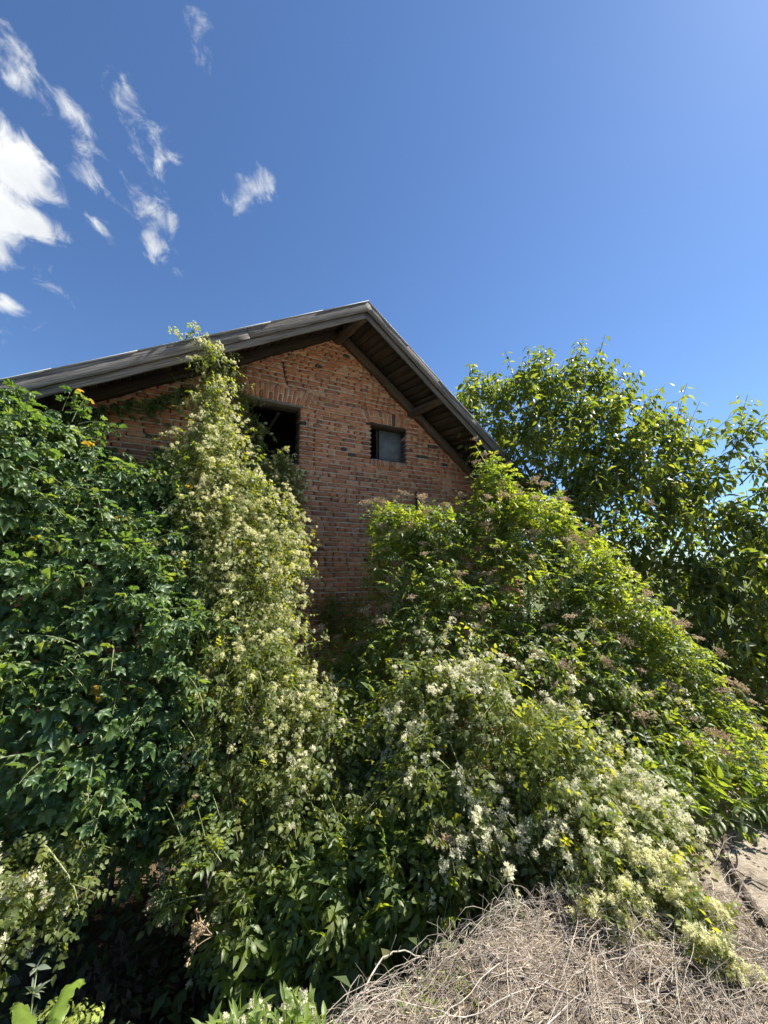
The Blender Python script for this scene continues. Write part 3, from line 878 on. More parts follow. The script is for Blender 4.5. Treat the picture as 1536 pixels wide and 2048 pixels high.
def compound(spec, seed, n=3, fold=.3, droop=.25, peak=.42, rach=.012):
    """spec: (t along rachis, angle deg, length, width)"""
    r = np.random.default_rng(seed); b = Buf()
    z = lambda t: -.10 * t ** 2
    for (t, a, Lg, w) in spec:
        V, T, C = blade(Lg * r.uniform(.85, 1.12), w * r.uniform(.9, 1.1), n, fold * r.uniform(.6, 1.3), droop * r.uniform(.5, 1.6), r.normal(0, .2), peak)
        M = rot('Z', math.radians(a + r.normal(0, 7))) @ rot('Y', r.normal(.08, .16)) @ rot('X', r.normal(0, .25))
        b.add(V @ M.T + [t, 0, z(t)], T, C)
    b.add([(0, rach, 0), (0, -rach, 0), (.55, rach * .8, z(.55)), (.55, -rach * .8, z(.55)), (.95, 0, z(.95))], [(0, 1, 3), (0, 3, 2), (2, 3, 4)], .2)
    return b.arrays()


def hop_leaf(seed):
    r = np.random.default_rng(seed)
    key = [(0, .66), (14, .50), (30, .36), (46, .50), (60, .56), (76, .46), (94, .31), (110, .36), (128, .40), (150, .30), (172, .12)]
    ang = [a for a, _ in key[::-1]] ; rad = [q for _, q in key[::-1]]
    th = np.radians(np.array(ang + [-a for a, _ in key[1:]])); rr = np.array(rad + [q for _, q in key[1:]]) * r.uniform(.92, 1.08, 2 * len(key) - 1)
    tip = np.isin(np.round(np.abs(np.degrees(th))), [0, 60, 128])
    n = len(th); x = .34 + rr * np.cos(th); y = rr * np.sin(th) * 1.02
    z = np.where(tip, -.10 - .06 * r.random(n), .03) - .16 * (x - .1) ** 2 + r.normal(0, .015, n)
    V = np.concatenate([np.stack([x, y, z], -1), [[.12, 0, .0]]]); T = np.array([(k + 1, k, n) if k < n - 1 else (0, k, n) for k in range(n)])
    C = np.concatenate([np.where(tip, .55, 1.0), [0.0]])
    return V, T[:, ::-1][:, ::-1], C


HOP = [hop_leaf(k) for k in range(6)]
ESPEC = [(.32, 62, .40, .17), (.32, -62, .40, .17), (.58, 55, .44, .18), (.58, -55, .44, .18), (.82, 46, .42, .17), (.82, -46, .42, .17), (.95, 0, .46, .19)]
CSPEC = [(.30, 68, .34, .26), (.30, -68, .34, .26), (.66, 60, .36, .27), (.66, -60, .36, .27), (.95, 0, .42, .30)]
ELD = [compound(ESPEC, 20 + k, 4, .35, .3) for k in range(6)]; ELD_ = [compound(ESPEC, 20 + k, 3, .35, .3, .38) for k in range(6)]
CLM = [compound(CSPEC, 40 + k, 4, .25, .35, .3) for k in range(6)]; CLM_ = [compound(CSPEC, 40 + k, 2, .25, .35, .45) for k in range(6)]
CHE = [blade(1, .40, 4, .4, .22 + .12 * k, (-.3 + .2 * k), .5) for k in range(4)]
OVA = [blade(1, .58, 5, .3, .15 + .1 * k, .1 * k, .38) for k in range(4)]
GRS = [blade(1, .05, 4, .3, .3 + .2 * k, 0, .3) for k in range(3)]


def panicle(seed, nf=26, full=True):
    """loose spray of small four petalled flowers, some still in bud"""
    r = np.random.default_rng(seed); b = Buf()
    lob = [nrm(r.normal(0, 1, 3) + [0, 0, .7]) * r.uniform(.2, .4) for _ in range(4)]
    for k in range(nf):
        u = nrm(r.normal(0, 1, 3) + [0, 0, .4]); p = lob[k % 4] + u * np.array([.24, .24, .2]) * r.uniform(.5, 1.1) + [0, 0, .25]
        o = nrm(u + r.normal(0, .35, 3)); Rf = frames(np.cross(o, [.3, .5, .2])[None], o[None])[0]; s = r.uniform(.15, .22) * (.55 if r.random() < .15 else 1)
        for q in range(4):
            a = q * math.pi / 2 + r.normal(0, .12); e = np.array([math.cos(a), math.sin(a), 0]); f = np.array([-math.sin(a), math.cos(a), 0])
            up = r.uniform(-.15, .5)
            if full: b.add(np.array([[0, 0, 0], e * .5 + f * .27 + [0, 0, up * .4], e * 1.0 + [0, 0, up], e * .5 - f * .27 + [0, 0, up * .4]]) * s @ Rf.T + p, [(0, 3, 2), (0, 2, 1)], [.85, 1, 1, 1])
            else: b.add(np.array([[0, 0, 0], e * .8 + f * .33 + [0, 0, up * .7], e * .8 - f * .33 + [0, 0, up * .7]]) * s @ Rf.T + p, [(0, 2, 1)], [.85, 1, 1])
        for q in range(3 if full else 1):
            a = r.uniform(0, 6.28); e = np.array([math.cos(a) * .5, math.sin(a) * .5, .75]) * s; f = np.array([-math.sin(a), math.cos(a), 0]) * s * .12
            b.add(np.array([f, -f, e * r.uniform(.8, 1.2)]) @ Rf.T + p, [(0, 1, 2)], .92)
        if full or k % 2: w = np.array([.008, .006, 0]); b.add([w, -w, p], [(0, 1, 2)], 0)
    return b.arrays()


PAN = [panicle(60 + k, 16 + k) for k in range(5)]; PAN_ = [panicle(60 + k, 16 + k, False) for k in range(5)]


def umbel(seed):
    r = np.random.default_rng(seed); b = Buf()
    for i in range(5):
        a = i * 1.2566 + r.normal(0, .15); m = np.array([math.cos(a) * .24, math.sin(a) * .24, .42]) if i else np.array([0, 0, .46])
        b.tube([[0, 0, 0], m * .55 + [0, 0, .03], m], [.016, .013, .011], 3, 0, False)
        for j in range(8):
            d = r.normal(0, 1, 3) * [.16, .16, .05]; p = m + d * 1.15 + [0, 0, .17 - .5 * (m[0] ** 2 + m[1] ** 2)]
            w = nrm(np.cross(p - m, r.normal(0, 1, 3))) * .008
            b.add([m + w, m - w, p], [(0, 1, 2)], .15)
            for q in range(3):
                c = p + r.normal(0, .045, 3) * [1, 1, .5]; s = r.uniform(.022, .042); cc = r.random()
                b.add(np.array([[s, s, s], [-s, -s, s], [-s, s, -s], [s, -s, -s]]) * .8 + c, [(0, 1, 3), (0, 2, 1), (0, 3, 2), (1, 2, 3)], cc)
                b.add([p + w * .7, p - w * .7, c], [(0, 1, 2)], .1)
    return b.arrays()


UMB = [umbel(80 + k) for k in range(4)]


# ------------------------------------------------------------------ spreading the leaves
def B(px, py, Y, rx, rz, ry):
    k = Y / F
    return at(px, py, Y), np.array([rx * k, ry, rz * k])


def shell(blobs, dens, seed, disp=.2, fr=2.2, k=1.0, cull=.3, deep=.86):
    r = np.random.default_rng(seed); Ps, Ns = [], []
    for i, (c, ra) in enumerate(blobs):
        ra = ra * k; a, b, d = ra
        area = 4 * math.pi * (((a * b) ** 1.6 + (a * d) ** 1.6 + (b * d) ** 1.6) / 3) ** (1 / 1.6)
        n = max(3, int(area * dens)); u = nrm(r.normal(0, 1, (n, 3)))
        P = c + u * ra; P = P + (P - c) * (disp * fbm(P * fr, seed))[:, None]; nn = nrm(u / ra)
        keep = np.ones(n, bool)
        for j, (c2, r2) in enumerate(blobs):
            if j != i: keep &= np.linalg.norm((P - c2) / (r2 * k), axis=1) > deep
        back = (nn * nrm(EYE - P)).sum(1) < -.3
        keep &= ~back | (r.random(n) < cull)
        keep &= ((P - O) @ Nd > .02) | ((P - O) @ Wd > WR + .1)
        keep &= P[:, 2] > ground_z(P[:, 0], P[:, 1]) + .02
        Ps.append(P[keep]); Ns.append(nn[keep])
    return np.concatenate(Ps), np.concatenate(Ns)


def jit(n, s, r): return r.normal(0, s, (n, 3))


def nodes(P, D, Lg, K, sag):
    t = (np.arange(K) + .7) / K
    pos = P[:, None] + D[:, None] * (Lg[:, None] * t)[..., None] - UP * (sag * Lg[:, None] * t ** 2)[..., None]
    d = nrm(D[:, None] - UP * (2 * sag * t)[None, :, None])
    return pos, d


def opposite(pos, d, r, phi=None):
    n, K = pos.shape[:2]
    a = nrm(np.cross(d, UP + .01)); b = np.cross(d, a)
    ph = (r.uniform(0, 6.28, (n, 1)) if phi is None else phi) + np.arange(K)[None] * (math.pi / 2)
    s = a * np.cos(ph)[..., None] + b * np.sin(ph)[..., None]
    return np.concatenate([pos, pos], 1).reshape(-1, 3), np.concatenate([d, d], 1).reshape(-1, 3), np.concatenate([s, -s], 1).reshape(-1, 3)


def stems(thing, P, D, Lg, sag, rad, mat, name='twigs', k=3, frac=1.0, seed=1):
    b = Buf(); r = np.random.default_rng(seed); t = np.linspace(-.15, 1, 5)
    for i in range(len(P)):
        if r.random() > frac: continue
        q = P[i] + D[i] * (Lg[i] * t)[:, None] - UP * (sag * Lg[i] * t ** 2 * np.sign(np.maximum(t, 0)))[:, None]
        b.tube(q, np.linspace(rad, rad * .45, 5), k, 0, False)
    if b.n:
        V, T, C = b.arrays(); tag(obj(name, mesh(name, V, T, mat, True, c=C, tint=C), thing), kind='stuff')


def branch(thing, pts, r0, r1, mat, name='branch', seed=0, k=7, sub=5, wob=.05):
    r = np.random.default_rng(seed); pts = np.asarray(pts, float)
    t = np.linspace(0, len(pts) - 1, (len(pts) - 1) * sub + 1); P = np.stack([np.interp(t, np.arange(len(pts)), pts[:, q]) for q in range(3)], -1)
    for _ in range(2):
        P[1:-1] = (P[:-2] + 2 * P[1:-1] + P[2:]) / 4
    P[1:-1] += r.normal(0, wob, P[1:-1].shape) * np.linspace(1, .4, len(P) - 2)[:, None] * .5
    b = Buf(); b.tube(P, np.linspace(r0, r1, len(P)), k); V, T, C = b.arrays()
    return obj(name, mesh(name, V, T, mat, True), thing), P


def gbase(p): return np.array([p[0], p[1], float(ground_z(p[0], p[1]))])


# --- hop carpet -------------------------------------------------------------
def hop_leaves(th, P, N_, size, r, part='leaf', down=1.0):
    n = len(P); x = nrm(-UP * down + N_ * .55 + jit(n, .38, r)); nn = nrm(N_ * .6 + UP * .5 + sun_dir * .5 + jit(n, .3, r))
    add_set(th, part, HOP, P, frames(x, nn), size * r.uniform(.45, 1.3, n), MAT['hop'], (.45, .4))


def hop_vine():
    r = np.random.default_rng(101)
    base = gbase(at(150, 1700, 3.7))
    th = empty('hop_vine', base, 'big dark green vine with lobed leaves hanging over the left end of the house', 'vine')
    bl = [B(-70, 985, 2.82, 170, 170, .55), B(55, 935, 3.17, 110, 125, .42), B(-90, 880, 2.97, 150, 125, .5), B(160, 1000, 3.42, 100, 100, .38), B(262, 1050, 3.62, 95, 115, .33),
          B(120, 1170, 3.11, 190, 150, .5), B(-40, 1290, 2.79, 190, 190, .5), B(200, 1340, 3.12, 190, 170, .5), B(50, 1490, 2.82, 220, 165, .5), B(290, 1500, 3.22, 130, 140, .45), B(325, 1230, 3.55, 90, 150, .33), B(330, 1060, 3.87, 60, 90, .25)]
    P, N_ = shell(bl, 290, 1, .3, 2.8); P = P + N_ * r.uniform(-.16, .05, (len(P), 1)); hop_leaves(th, P, N_, .112, r)
    P, N_ = shell(bl, 80, 2, .15, 2.4, .82); hop_leaves(th, P, N_, .15, r)
    # leading shoots that stick out of the mass and catch the sun
    P, N_ = shell(bl, 22, 3, .3, 2.8, 1.0, .1); D = nrm(N_ * .8 + UP * .1 + jit(len(P), .4, r)); Lg = r.uniform(.15, .38, len(P))
    pos, d = nodes(P, D, Lg, 4, .35); q, dd, s = opposite(pos, d, r)
    x = nrm(s * .8 + dd * .4 - UP * .45 + jit(len(q), .15, r)); nn = nrm(UP + s * .25 + jit(len(q), .25, r))
    add_set(th, 'leaf', HOP, q + s * .02, frames(x, nn), .085 * r.uniform(.6, 1.2, len(q)), MAT['hop'], (.45, .4))
    stems(th, P, D, Lg, .35, .004, MAT['vine'], 'runner')
    # creeping along the wall under the eaves
    pts = []
    for k in range(260):
        px = r.uniform(110, 470); line = np.interp(px, [110, 250, 330, 400, 470], [835, 815, 800, 770, 745]); py = line + abs(r.normal(0, 16)) - 4 + (40 * r.random() ** 3 if r.random() < .25 else 0)
        s, z = hit(px, py); pts.append(wp(s, z, r.uniform(.05, .2)))
    P = np.array(pts); hop_leaves(th, P, np.repeat(Nd[None], len(P), 0), .085, r)
    P2 = []
    for (x0, y0, n) in ((210, 905, 24), (250, 940, 30), (330, 925, 26), (300, 960, 40), (350, 880, 20), (160, 860, 22)):
        for k in range(n):
            s, z = hit(x0 + r.normal(0, 28), y0 + r.normal(0, 15) + 14); P2.append(wp(s, z, r.uniform(.06, .25)))
    P2 = np.array(P2); hop_leaves(th, P2, np.repeat(Nd[None], len(P2), 0), .12, r)
    for k, (px, py, Y, tx, ty, tY) in enumerate(((100, 1750, 3.6, 60, 1000, 3.7), (220, 1760, 3.7, 200, 1050, 4.1), (40, 1780, 3.4, -40, 900, 3.5), (180, 1700, 3.8, 300, 1000, 4.4))):
        a = gbase(at(px, py, Y)); e = at(tx, ty, tY); branch(th, [a, (a * .6 + e * .4) + [.1, .1, .1], e], .022, .008, MAT['bark'], 'stem', k, 6)
    # curling tendrils
    for k, (pl, Y, rad) in enumerate((([(362, 958), (335, 980), (300, 986), (278, 972), (268, 955), (280, 958), (290, 962)], 3.85, .0035), ([(305, 1170), (250, 1248), (175, 1254), (140, 1246), (133, 1250)], 3.2, .0035),
                                      ([(275, 1310), (350, 1280), (330, 1286), (314, 1277), (318, 1266)], 3.55, .0038), ([(262, 1155), (190, 1140), (163, 1120), (155, 1130)], 3.35, .003), ([(105, 1165), (130, 1250), (165, 1285)], 3.1, .003),
                                      ([(217, 915), (226, 904), (236, 908), (243, 916)], 4.0, .0035), ([(55, 1140), (20, 1195), (-10, 1215)], 2.9, .003))):
        pts = np.array([at(x, y, Y - .02 * i) for i, (x, y) in enumerate(pl)]); t = np.linspace(0, len(pts) - 1, 22)
        Q = np.stack([np.interp(t, np.arange(len(pts)), pts[:, j]) for j in range(3)], -1)
        for _ in range(6): Q[1:-1] = (Q[:-2] + 2 * Q[1:-1] + Q[2:]) / 4
        b = Buf(); b.tube(Q, np.linspace(rad * 1.2, rad * .7, len(Q)), 5); V, T, C = b.arrays(); obj('tendril', mesh('tendril', V, T, MAT['vine'], True), th)


# --- clematis ---------------------------------------------------------------
def clematis(th, bl, seed, dens=60, fl=.5, size=.12, disp=.25, fr=2.6, clump=1.8, hang=.7, thr=-.15, inner=70, fs=.075, Lr=(.22, .5), fmat='flower', off=.045):
    r = np.random.default_rng(seed)
    P, N_ = shell(bl, dens, seed, disp, fr); n = len(P)
    D = nrm(N_ * .55 - UP * hang + sun_dir * .15 + jit(n, .45, r)); Lg = r.uniform(*Lr, n); P0 = P - N_ * .05 + UP * (Lg * hang * .45)[:, None]
    pos, d = nodes(P0, D, Lg, 5, .25); q, dd, s = opposite(pos, d, r)
    x = nrm(s * .75 + dd * .35 - UP * .3 + jit(len(q), .2, r)); nn = nrm(UP * .6 + sun_dir * .6 + np.repeat(np.repeat(N_[:, None], 10, 1), 1, 1).reshape(-1, 3) * .5 + jit(len(q), .3, r))
    add_set(th, 'leaf', CLM, q, frames(x, nn), size * r.uniform(.55, 1.2, len(q)), MAT['clem'], (.42, .5), lod=CLM_)
    stems(th, P0, D, Lg, .25, .0028, MAT['vine'], 'runner', seed=seed)
    fm = fbm(P * clump, seed + 7, 2) > thr
    fp = pos[fm].reshape(-1, 3); fn = np.repeat(N_[fm], 5, 0); k = r.random(len(fp)) < fl; fp, fn = fp[k], fn[k]
    z = nrm(fn * .75 + UP * .45 + sun_dir * .2 + jit(len(fp), .4, r)); xx = nrm(np.cross(z, jit(len(fp), 1, r)))
    add_set(th, 'flower_cluster', PAN, fp + fn * off, frames(xx, z), fs * r.uniform(.55, 1.35, len(fp)), MAT[fmat], .6, lod=PAN_)
    if inner:
        P, N_ = shell(bl, inner, seed + 1, .15, fr, .84); n = len(P); x = nrm(-UP + N_ * .5 + jit(n, .6, r)); nn = nrm(N_ + UP * .3 + jit(n, .4, r))
        add_set(th, 'leaf', CLM, P, frames(x, nn), size * 1.5 * r.uniform(.7, 1.2, n), MAT['clem'], (.42, .5), lod=CLM_)


# --- elder ------------------------------------------------------------------
def elder_shoots(th, P, D, Lg, K, r, size=.2, um=.4, ums=.14, sag=.12):
    pos, d = nodes(P, D, Lg, K, sag); q, dd, s = opposite(pos, d, r); n = len(q)
    x = nrm(s * .9 + dd * .45 - UP * .12 + jit(n, .16, r)); nn = nrm(UP * .6 + dd * .3 + sun_dir * .55 + jit(n, .26, r))
    grow = np.tile(np.linspace(1.1, .7, K), 2)[None].repeat(len(P), 0).reshape(-1)
    add_set(th, 'leaf', ELD, q, frames(x, nn), size * grow * r.uniform(.75, 1.2, n), MAT['elder'], (.42, .62), lod=ELD_)
    k = r.random(len(P)) < um
    if k.any():
        tip = pos[k, -1] + d[k, -1] * .06; z = nrm(d[k, -1] * .6 + UP * .5 + jit(k.sum(), .2, r)); xx = nrm(np.cross(z, jit(k.sum(), 1, r)))
        add_set(th, 'flower_head', UMB, tip, frames(xx, z), ums * r.uniform(.4, 1.35, k.sum()), MAT['umbel'], .45)


def elder(th, bl, seed, dens=26, um=.4, size=.2, inner=26, Lr=(.18, .38), up=.65, ums=.14, disp=.28):
    r = np.random.default_rng(seed)
    P, N_ = shell(bl, dens, seed, disp, 2.6); n = len(P); D = nrm(N_ * .75 + UP * up + sun_dir * .2 + jit(n, .35, r)); Lg = r.uniform(*Lr, n)
    umb = um * np.clip(N_ @ nrm(UP + sun_dir) + .55, .1, 1)
    elder_shoots(th, P - N_ * .1, D, Lg, 3, r, size, umb, ums); stems(th, P - N_ * .1, D, Lg, .12, .005, MAT['vine'], 'shoot', seed=seed)
    if inner:
        P, N_ = shell(bl, inner, seed + 1, .2, 2.6, .8); n = len(P); D = nrm(N_ + UP * .3 + jit(n, .4, r)); elder_shoots(th, P - N_ * .1, D, r.uniform(.15, .3, n), 2, r, size * 1.15, 0)


# --- cherry -----------------------------------------------------------------
def cherry_shoots(th, P, D, Lg, K, r, size=.14, sag=.1):
    pos, d = nodes(P, D, Lg, K, sag); n, _ = pos.shape[:2]
    a = nrm(np.cross(d, UP + .02)); b = np.cross(d, a); ph = r.uniform(0, 6.28, (n, 1)) + np.arange(K)[None] * 2.4
    s = (a * np.cos(ph)[..., None] + b * np.sin(ph)[..., None]).reshape(-1, 3); q = pos.reshape(-1, 3); dd = d.reshape(-1, 3); m = len(q)
    x = nrm(s * .85 + dd * .3 - UP * .55 + jit(m, .25, r)); nn = nrm(UP * .55 + s * .7 + jit(m, .3, r))
    add_set(th, 'leaf', CHE, q + s * .012, frames(x, nn), size * r.uniform(.65, 1.15, m), MAT['cherry'], (.38, .5), minpx=8)


def cherry_tree():
    r = np.random.default_rng(303)
    base = np.array([4.35, 7.0, float(ground_z(4.35, 7.0)) - .05])
    th = empty('cherry_tree', base, 'tall dark green cherry tree with drooping leaves behind the right end of the roof', 'tree')
    bl = [B(965, 845, 6.60, 57, 72, 0.45), B(1050, 830, 6.60, 78, 85, 0.54), B(1140, 840, 6.40, 78, 93, 0.54), B(1110, 960, 6.30, 110, 110, 0.72), B(1220, 900, 6.00, 87, 89, 0.63), B(1300, 930, 5.80, 69, 76, 0.54),
          B(1240, 1040, 5.70, 128, 110, 0.72), B(1370, 1010, 5.50, 50, 59, 0.36), B(1380, 1120, 5.30, 119, 93, 0.63), B(1490, 1080, 5.00, 55, 59, 0.41), B(1500, 1190, 4.90, 101, 85, 0.54), B(1340, 1230, 5.20, 101, 93, 0.54),
          B(1460, 1320, 4.80, 110, 93, 0.54), B(1560, 1380, 4.60, 82, 119, 0.54), B(1420, 1430, 4.70, 82, 76, 0.45), B(1600, 1150, 5.00, 101, 110, 0.54), B(1680, 1300, 4.90, 138, 187, 0.72)]
    P, N_ = shell(bl, 26, 31, .42, 1.9, 1.0, .4); n = len(P); D = nrm(N_ * .55 + UP * .85 + jit(n, .35, r)); Lg = r.uniform(.3, .65, n) * np.where(r.random(n) < .2, 1.5, 1)
    cherry_shoots(th, P - N_ * .15, D, Lg, 15, r, .125); stems(th, P - N_ * .15, D, Lg, .1, .005, MAT['bark'], 'twig', seed=31)
    P, N_ = shell(bl, 20, 32, .3, 1.6, .7, .35); n = len(P); D = nrm(N_ * .8 + UP * .4 + jit(n, .5, r)); cherry_shoots(th, P, D, r.uniform(.3, .5, n), 12, r, .15)
    # leading shoots against the sky (base px, tip px, distance)
    lead = [((955, 830), (938, 728), 6.6), ((985, 820), (975, 760), 6.6), ((1060, 800), (1088, 690), 6.5), ((1050, 800), (1052, 745), 6.5), ((1150, 800), (1165, 678), 6.3), ((1165, 800), (1210, 715), 6.2), ((1150, 790), (1135, 735), 6.3), ((1235, 830), (1278, 745), 6.0),
            ((1300, 880), (1335, 805), 5.8), ((1230, 840), (1225, 745), 6.0), ((1330, 930), (1372, 825), 5.6), ((1360, 960), (1418, 840), 5.5), ((1400, 1010), (1478, 880), 5.2), ((1460, 920), (1495, 790), 5.2), ((1475, 890), (1535, 830), 5.1), ((1490, 960), (1560, 890), 5.0), ((1490, 1000), (1570, 955), 4.9), ((1390, 1000), (1440, 930), 5.3),
            ((1020, 800), (1005, 770), 6.6), ((1280, 860), (1300, 800), 5.9), ((1200, 800), (1190, 725), 6.1)]
    for (b0, t0, Y) in lead:
        a, e = at(*b0, Y), at(*t0, Y); Lg = np.linalg.norm(e - a)
        for j in range(4):
            q0 = a + (e - a) * (.12 * j) + r.normal(0, .03, 3); cherry_shoots(th, q0[None], nrm(e - a + r.normal(0, .05 + .13 * j, 3))[None], np.array([Lg * (1 - .2 * j)]), max(6, int(Lg * (1 - .2 * j) / .03)), r, .125, .0)
        stems(th, a[None], nrm(e - a)[None], np.array([Lg]), 0, .008, MAT['bark'], 'leading_shoot', 4)
    cr = base + [0, .1, 1.7]
    branch(th, [base, base + [.05, .05, .9], cr], .13, .10, MAT['bark'], 'trunk', 1, 9)
    for i, (px, py, Y) in enumerate(((1000, 850, 6.7), (1130, 860, 6.5), (1240, 920, 6.1), (1400, 1010, 5.6), (1490, 1080, 5.2), (1420, 1300, 5.0), (1220, 1050, 5.9))):
        e = at(px, py, Y); branch(th, [cr, (cr + e) / 2 + [0, 0, .25], e], .065, .02, MAT['bark'], 'limb', 10 + i, 7)


hop_vine()

# clematis climbing the wall beside the big window
r_ = np.random.default_rng(7)
cw = empty('climbing_clematis', gbase(at(470, 1560, 4.2)), 'column of cream flowered climber hanging from the roof edge beside the larger window', 'climber')
CWB = [B(432, 745, 4.18, 13, 46, .08), B(420, 825, 4.12, 24, 55, .14), B(425, 915, 4.01, 43, 69, 0.22), B(448, 1005, 3.96, 59, 69, 0.26), B(470, 1095, 3.88, 64, 78, 0.30), B(485, 1185, 3.81, 57, 78, 0.32), B(470, 1285, 3.66, 67, 78, 0.32), B(480, 1370, 3.41, 100, 73, 0.32),
       B(562, 1065, 4.85, 30, 46, 0.16), B(588, 1110, 4.85, 16, 36, 0.10), B(545, 975, 4.95, 36, 55, 0.11), B(552, 1170, 4.9, 18, 70, 0.09), B(365, 1010, 3.91, 31, 64, 0.20), B(375, 1150, 3.66, 44, 87, 0.22)]
clematis(cw, CWB, 202, 135, .62, .09, .3, 3.0, 3.2, .75, -.22, 60, .066, fmat='bud')
CWS = [B(548, 950, 5.05, 42, 42, .10), B(560, 1010, 5.2, 26, 50, .10), B(545, 1150, 5.1, 26, 70, .10), B(550, 1240, 5.1, 20, 50, .08), B(500, 880, 4.95, 24, 50, .08), B(478, 800, 4.9, 20, 60, .08)]
clematis(cw, CWS, 205, 120, .22, .085, .2, 3.0, 2.6, .6, .0, 60, .05, (.12, .3), off=.03)
clematis(cw, [B(690, 1235, 5.55, 36, 36, .12)], 207, 120, .0, .1, .2, 3, 2, .4, .5, 60, .05, (.12, .25))
for k, (tx, ty, tY) in enumerate(((432, 720, 4.75), (470, 1000, 4.7), (520, 1100, 4.8))):
    a = gbase(at(460 + 20 * k, 1560, 4.3)); e = at(tx, ty, tY); branch(cw, [a, (a + e) / 2 + [.05, .08, 0], e], .02, .007, MAT['bark'], 'stem', k + 3, 6)
# sprig reaching over the roof, loose ends
for (pl, Y, K) in (([(440, 735), (425, 692), (395, 678), (365, 674), (338, 660)], 3.95, 9), ([(425, 692), (392, 668), (388, 645)], 3.95, 4), ([(470, 905), (500, 955), (530, 985), (548, 978)], 4.2, 3), ([(590, 1080), (610, 1120), (626, 1155)], 4.9, 5), ([(500, 880), (520, 850), (545, 872)], 4.85, 3), ([(405, 740), (420, 715), (445, 700)], 4.1, 6)):
    pts = np.array([at(x, y, Y) for x, y in pl]); t = np.linspace(0, len(pts) - 1, 16); Q = np.stack([np.interp(t, np.arange(len(pts)), pts[:, j]) for j in range(3)], -1)
    for _ in range(3): Q[1:-1] = (Q[:-2] + 2 * Q[1:-1] + Q[2:]) / 4
    b = Buf(); b.tube(Q, np.linspace(.005, .002, len(Q)), 5); V, T, C = b.arrays(); obj('tendril', mesh('tendril', V, T, MAT['vine'], True), cw)
    ii = np.linspace(3, 15, K).astype(int); q = np.repeat(Q[ii], 2, 0); s = nrm(jit(len(q), 1, r_)); s[1::2] = -s[::2]
    add_set(cw, 'leaf', CLM, q, frames(nrm(s - UP * .2), nrm(UP + jit(len(q), .4, r_))), .10 * r_.uniform(.5, 1.1, len(q)), MAT['clem'], (.42, .5), lod=CLM_)
    q = Q[ii[1:]]; z = nrm(UP + jit(len(q), .5, r_)); add_set(cw, 'flower_cluster', PAN, q, frames(nrm(np.cross(z, jit(len(q), 1, r_))), z), .06 * r_.uniform(.6, 1.1, len(q)), MAT['flower'], .6, lod=PAN_)

# shaded tangle in the middle
cm = empty('shaded_clematis', gbase(at(600, 1800, 3.4)), 'shaded climber with pale flowers filling the hollow below the house', 'climber')
CMB = [B(545, 1440, 3.80, 110, 81, 0.34), B(420, 1510, 3.50, 101, 85, 0.32), B(610, 1540, 3.50, 119, 99, 0.36), B(480, 1630, 3.25, 110, 94, 0.32), B(620, 1680, 3.20, 119, 108, 0.34), B(560, 1780, 3.00, 87, 67, 0.26), B(750, 1500, 3.70, 96, 90, 0.34), B(775, 1650, 3.25, 96, 103, 0.32), B(400, 1420, 3.70, 82, 63, 0.30)]
clematis(cm, CMB, 212, 90, .55, .11, .3, 2.4, 3.0, .7, .08, 50, .066)
branch(cm, [gbase(at(600, 1800, 3.5)), at(600, 1650, 3.5), at(580, 1450, 3.9)], .02, .006, MAT['bark'], 'stem', 5, 6)

def GB(px, py, rx, rz, ry, h=.05):
    p = pix_ground(px, py, h); k = p[1] / F; return p, np.array([rx * k, ry, rz * k])


# elder in front of the wall
el = empty('elder_bush', gbase(at(1060, 1560, 4.7)), 'large sunlit elder bush with brownish flower heads in front of the brick wall', 'shrub')
ELB = [B(805, 1068, 4.60, 50, 45, 0.28), B(880, 1085, 4.60, 59, 52, 0.33), B(800, 1165, 4.40, 44, 61, 0.28), B(865, 1195, 4.30, 69, 66, 0.34), B(975, 1069, 4.70, 50, 66, 0.33), B(985, 989, 4.80, 23, 48, 0.19), B(1060, 1069, 4.60, 64, 66, 0.38), B(1050, 1194, 4.30, 101, 92, 0.46),
       B(955, 1285, 4.05, 101, 83, 0.40), B(1145, 1154, 4.50, 73, 70, 0.40), B(1200, 1255, 4.20, 92, 83, 0.46), B(1120, 1370, 3.85, 110, 83, 0.43), B(1290, 1360, 4.00, 87, 83, 0.44), B(850, 1320, 4.05, 92, 74, 0.40), B(1385, 1470, 3.75, 82, 66, 0.40), B(1265, 1490, 3.65, 92, 74, 0.40), B(1465, 1560, 3.50, 69, 44, 0.33), B(705, 1370, 4.35, 50, 38, 0.27), B(750, 1300, 4.50, 32, 40, 0.19), B(1330, 1570, 3.40, 82, 48, 0.28), GB(1380, 1620, 60, 30, .25, .12), GB(1450, 1600, 70, 30, .25, .12), GB(1530, 1600, 70, 30, .25, .12), GB(1320, 1650, 45, 34, .2, .15)]
elder(el, ELB, 401, 48, .38, .16, 24, ums=.13)
r_ = np.random.default_rng(17)
lead = [((985, 950), (950, 890), 4.8), ((990, 960), (995, 915), 4.8), ((1000, 980), (1030, 945), 4.8), ((780, 1050), (752, 1022), 4.6), ((850, 1050), (845, 1010), 4.6), ((775, 1080), (728, 1030), 4.6), ((900, 1060), (925, 1010), 4.7), ((1160, 1110), (1195, 1070), 4.5), ((1230, 1220), (1285, 1175), 4.3), ((1230, 1260), (1310, 1215), 4.2), ((1300, 1330), (1370, 1290), 4.0),
        ((1440, 1500), (1500, 1460), 3.6), ((1100, 1040), (1130, 1000), 4.6), ((960, 1020), (965, 965), 4.8), ((1200, 1080), (1235, 1040), 4.8), ((1250, 1080), (1300, 1030), 4.7), ((690, 1330), (640, 1285), 4.3), ((650, 1340), (610, 1290), 4.2), ((730, 1500), (690, 1470), 3.3), ((770, 1490), (800, 1450), 3.3), ((690, 1500), (670, 1470), 3.3)]
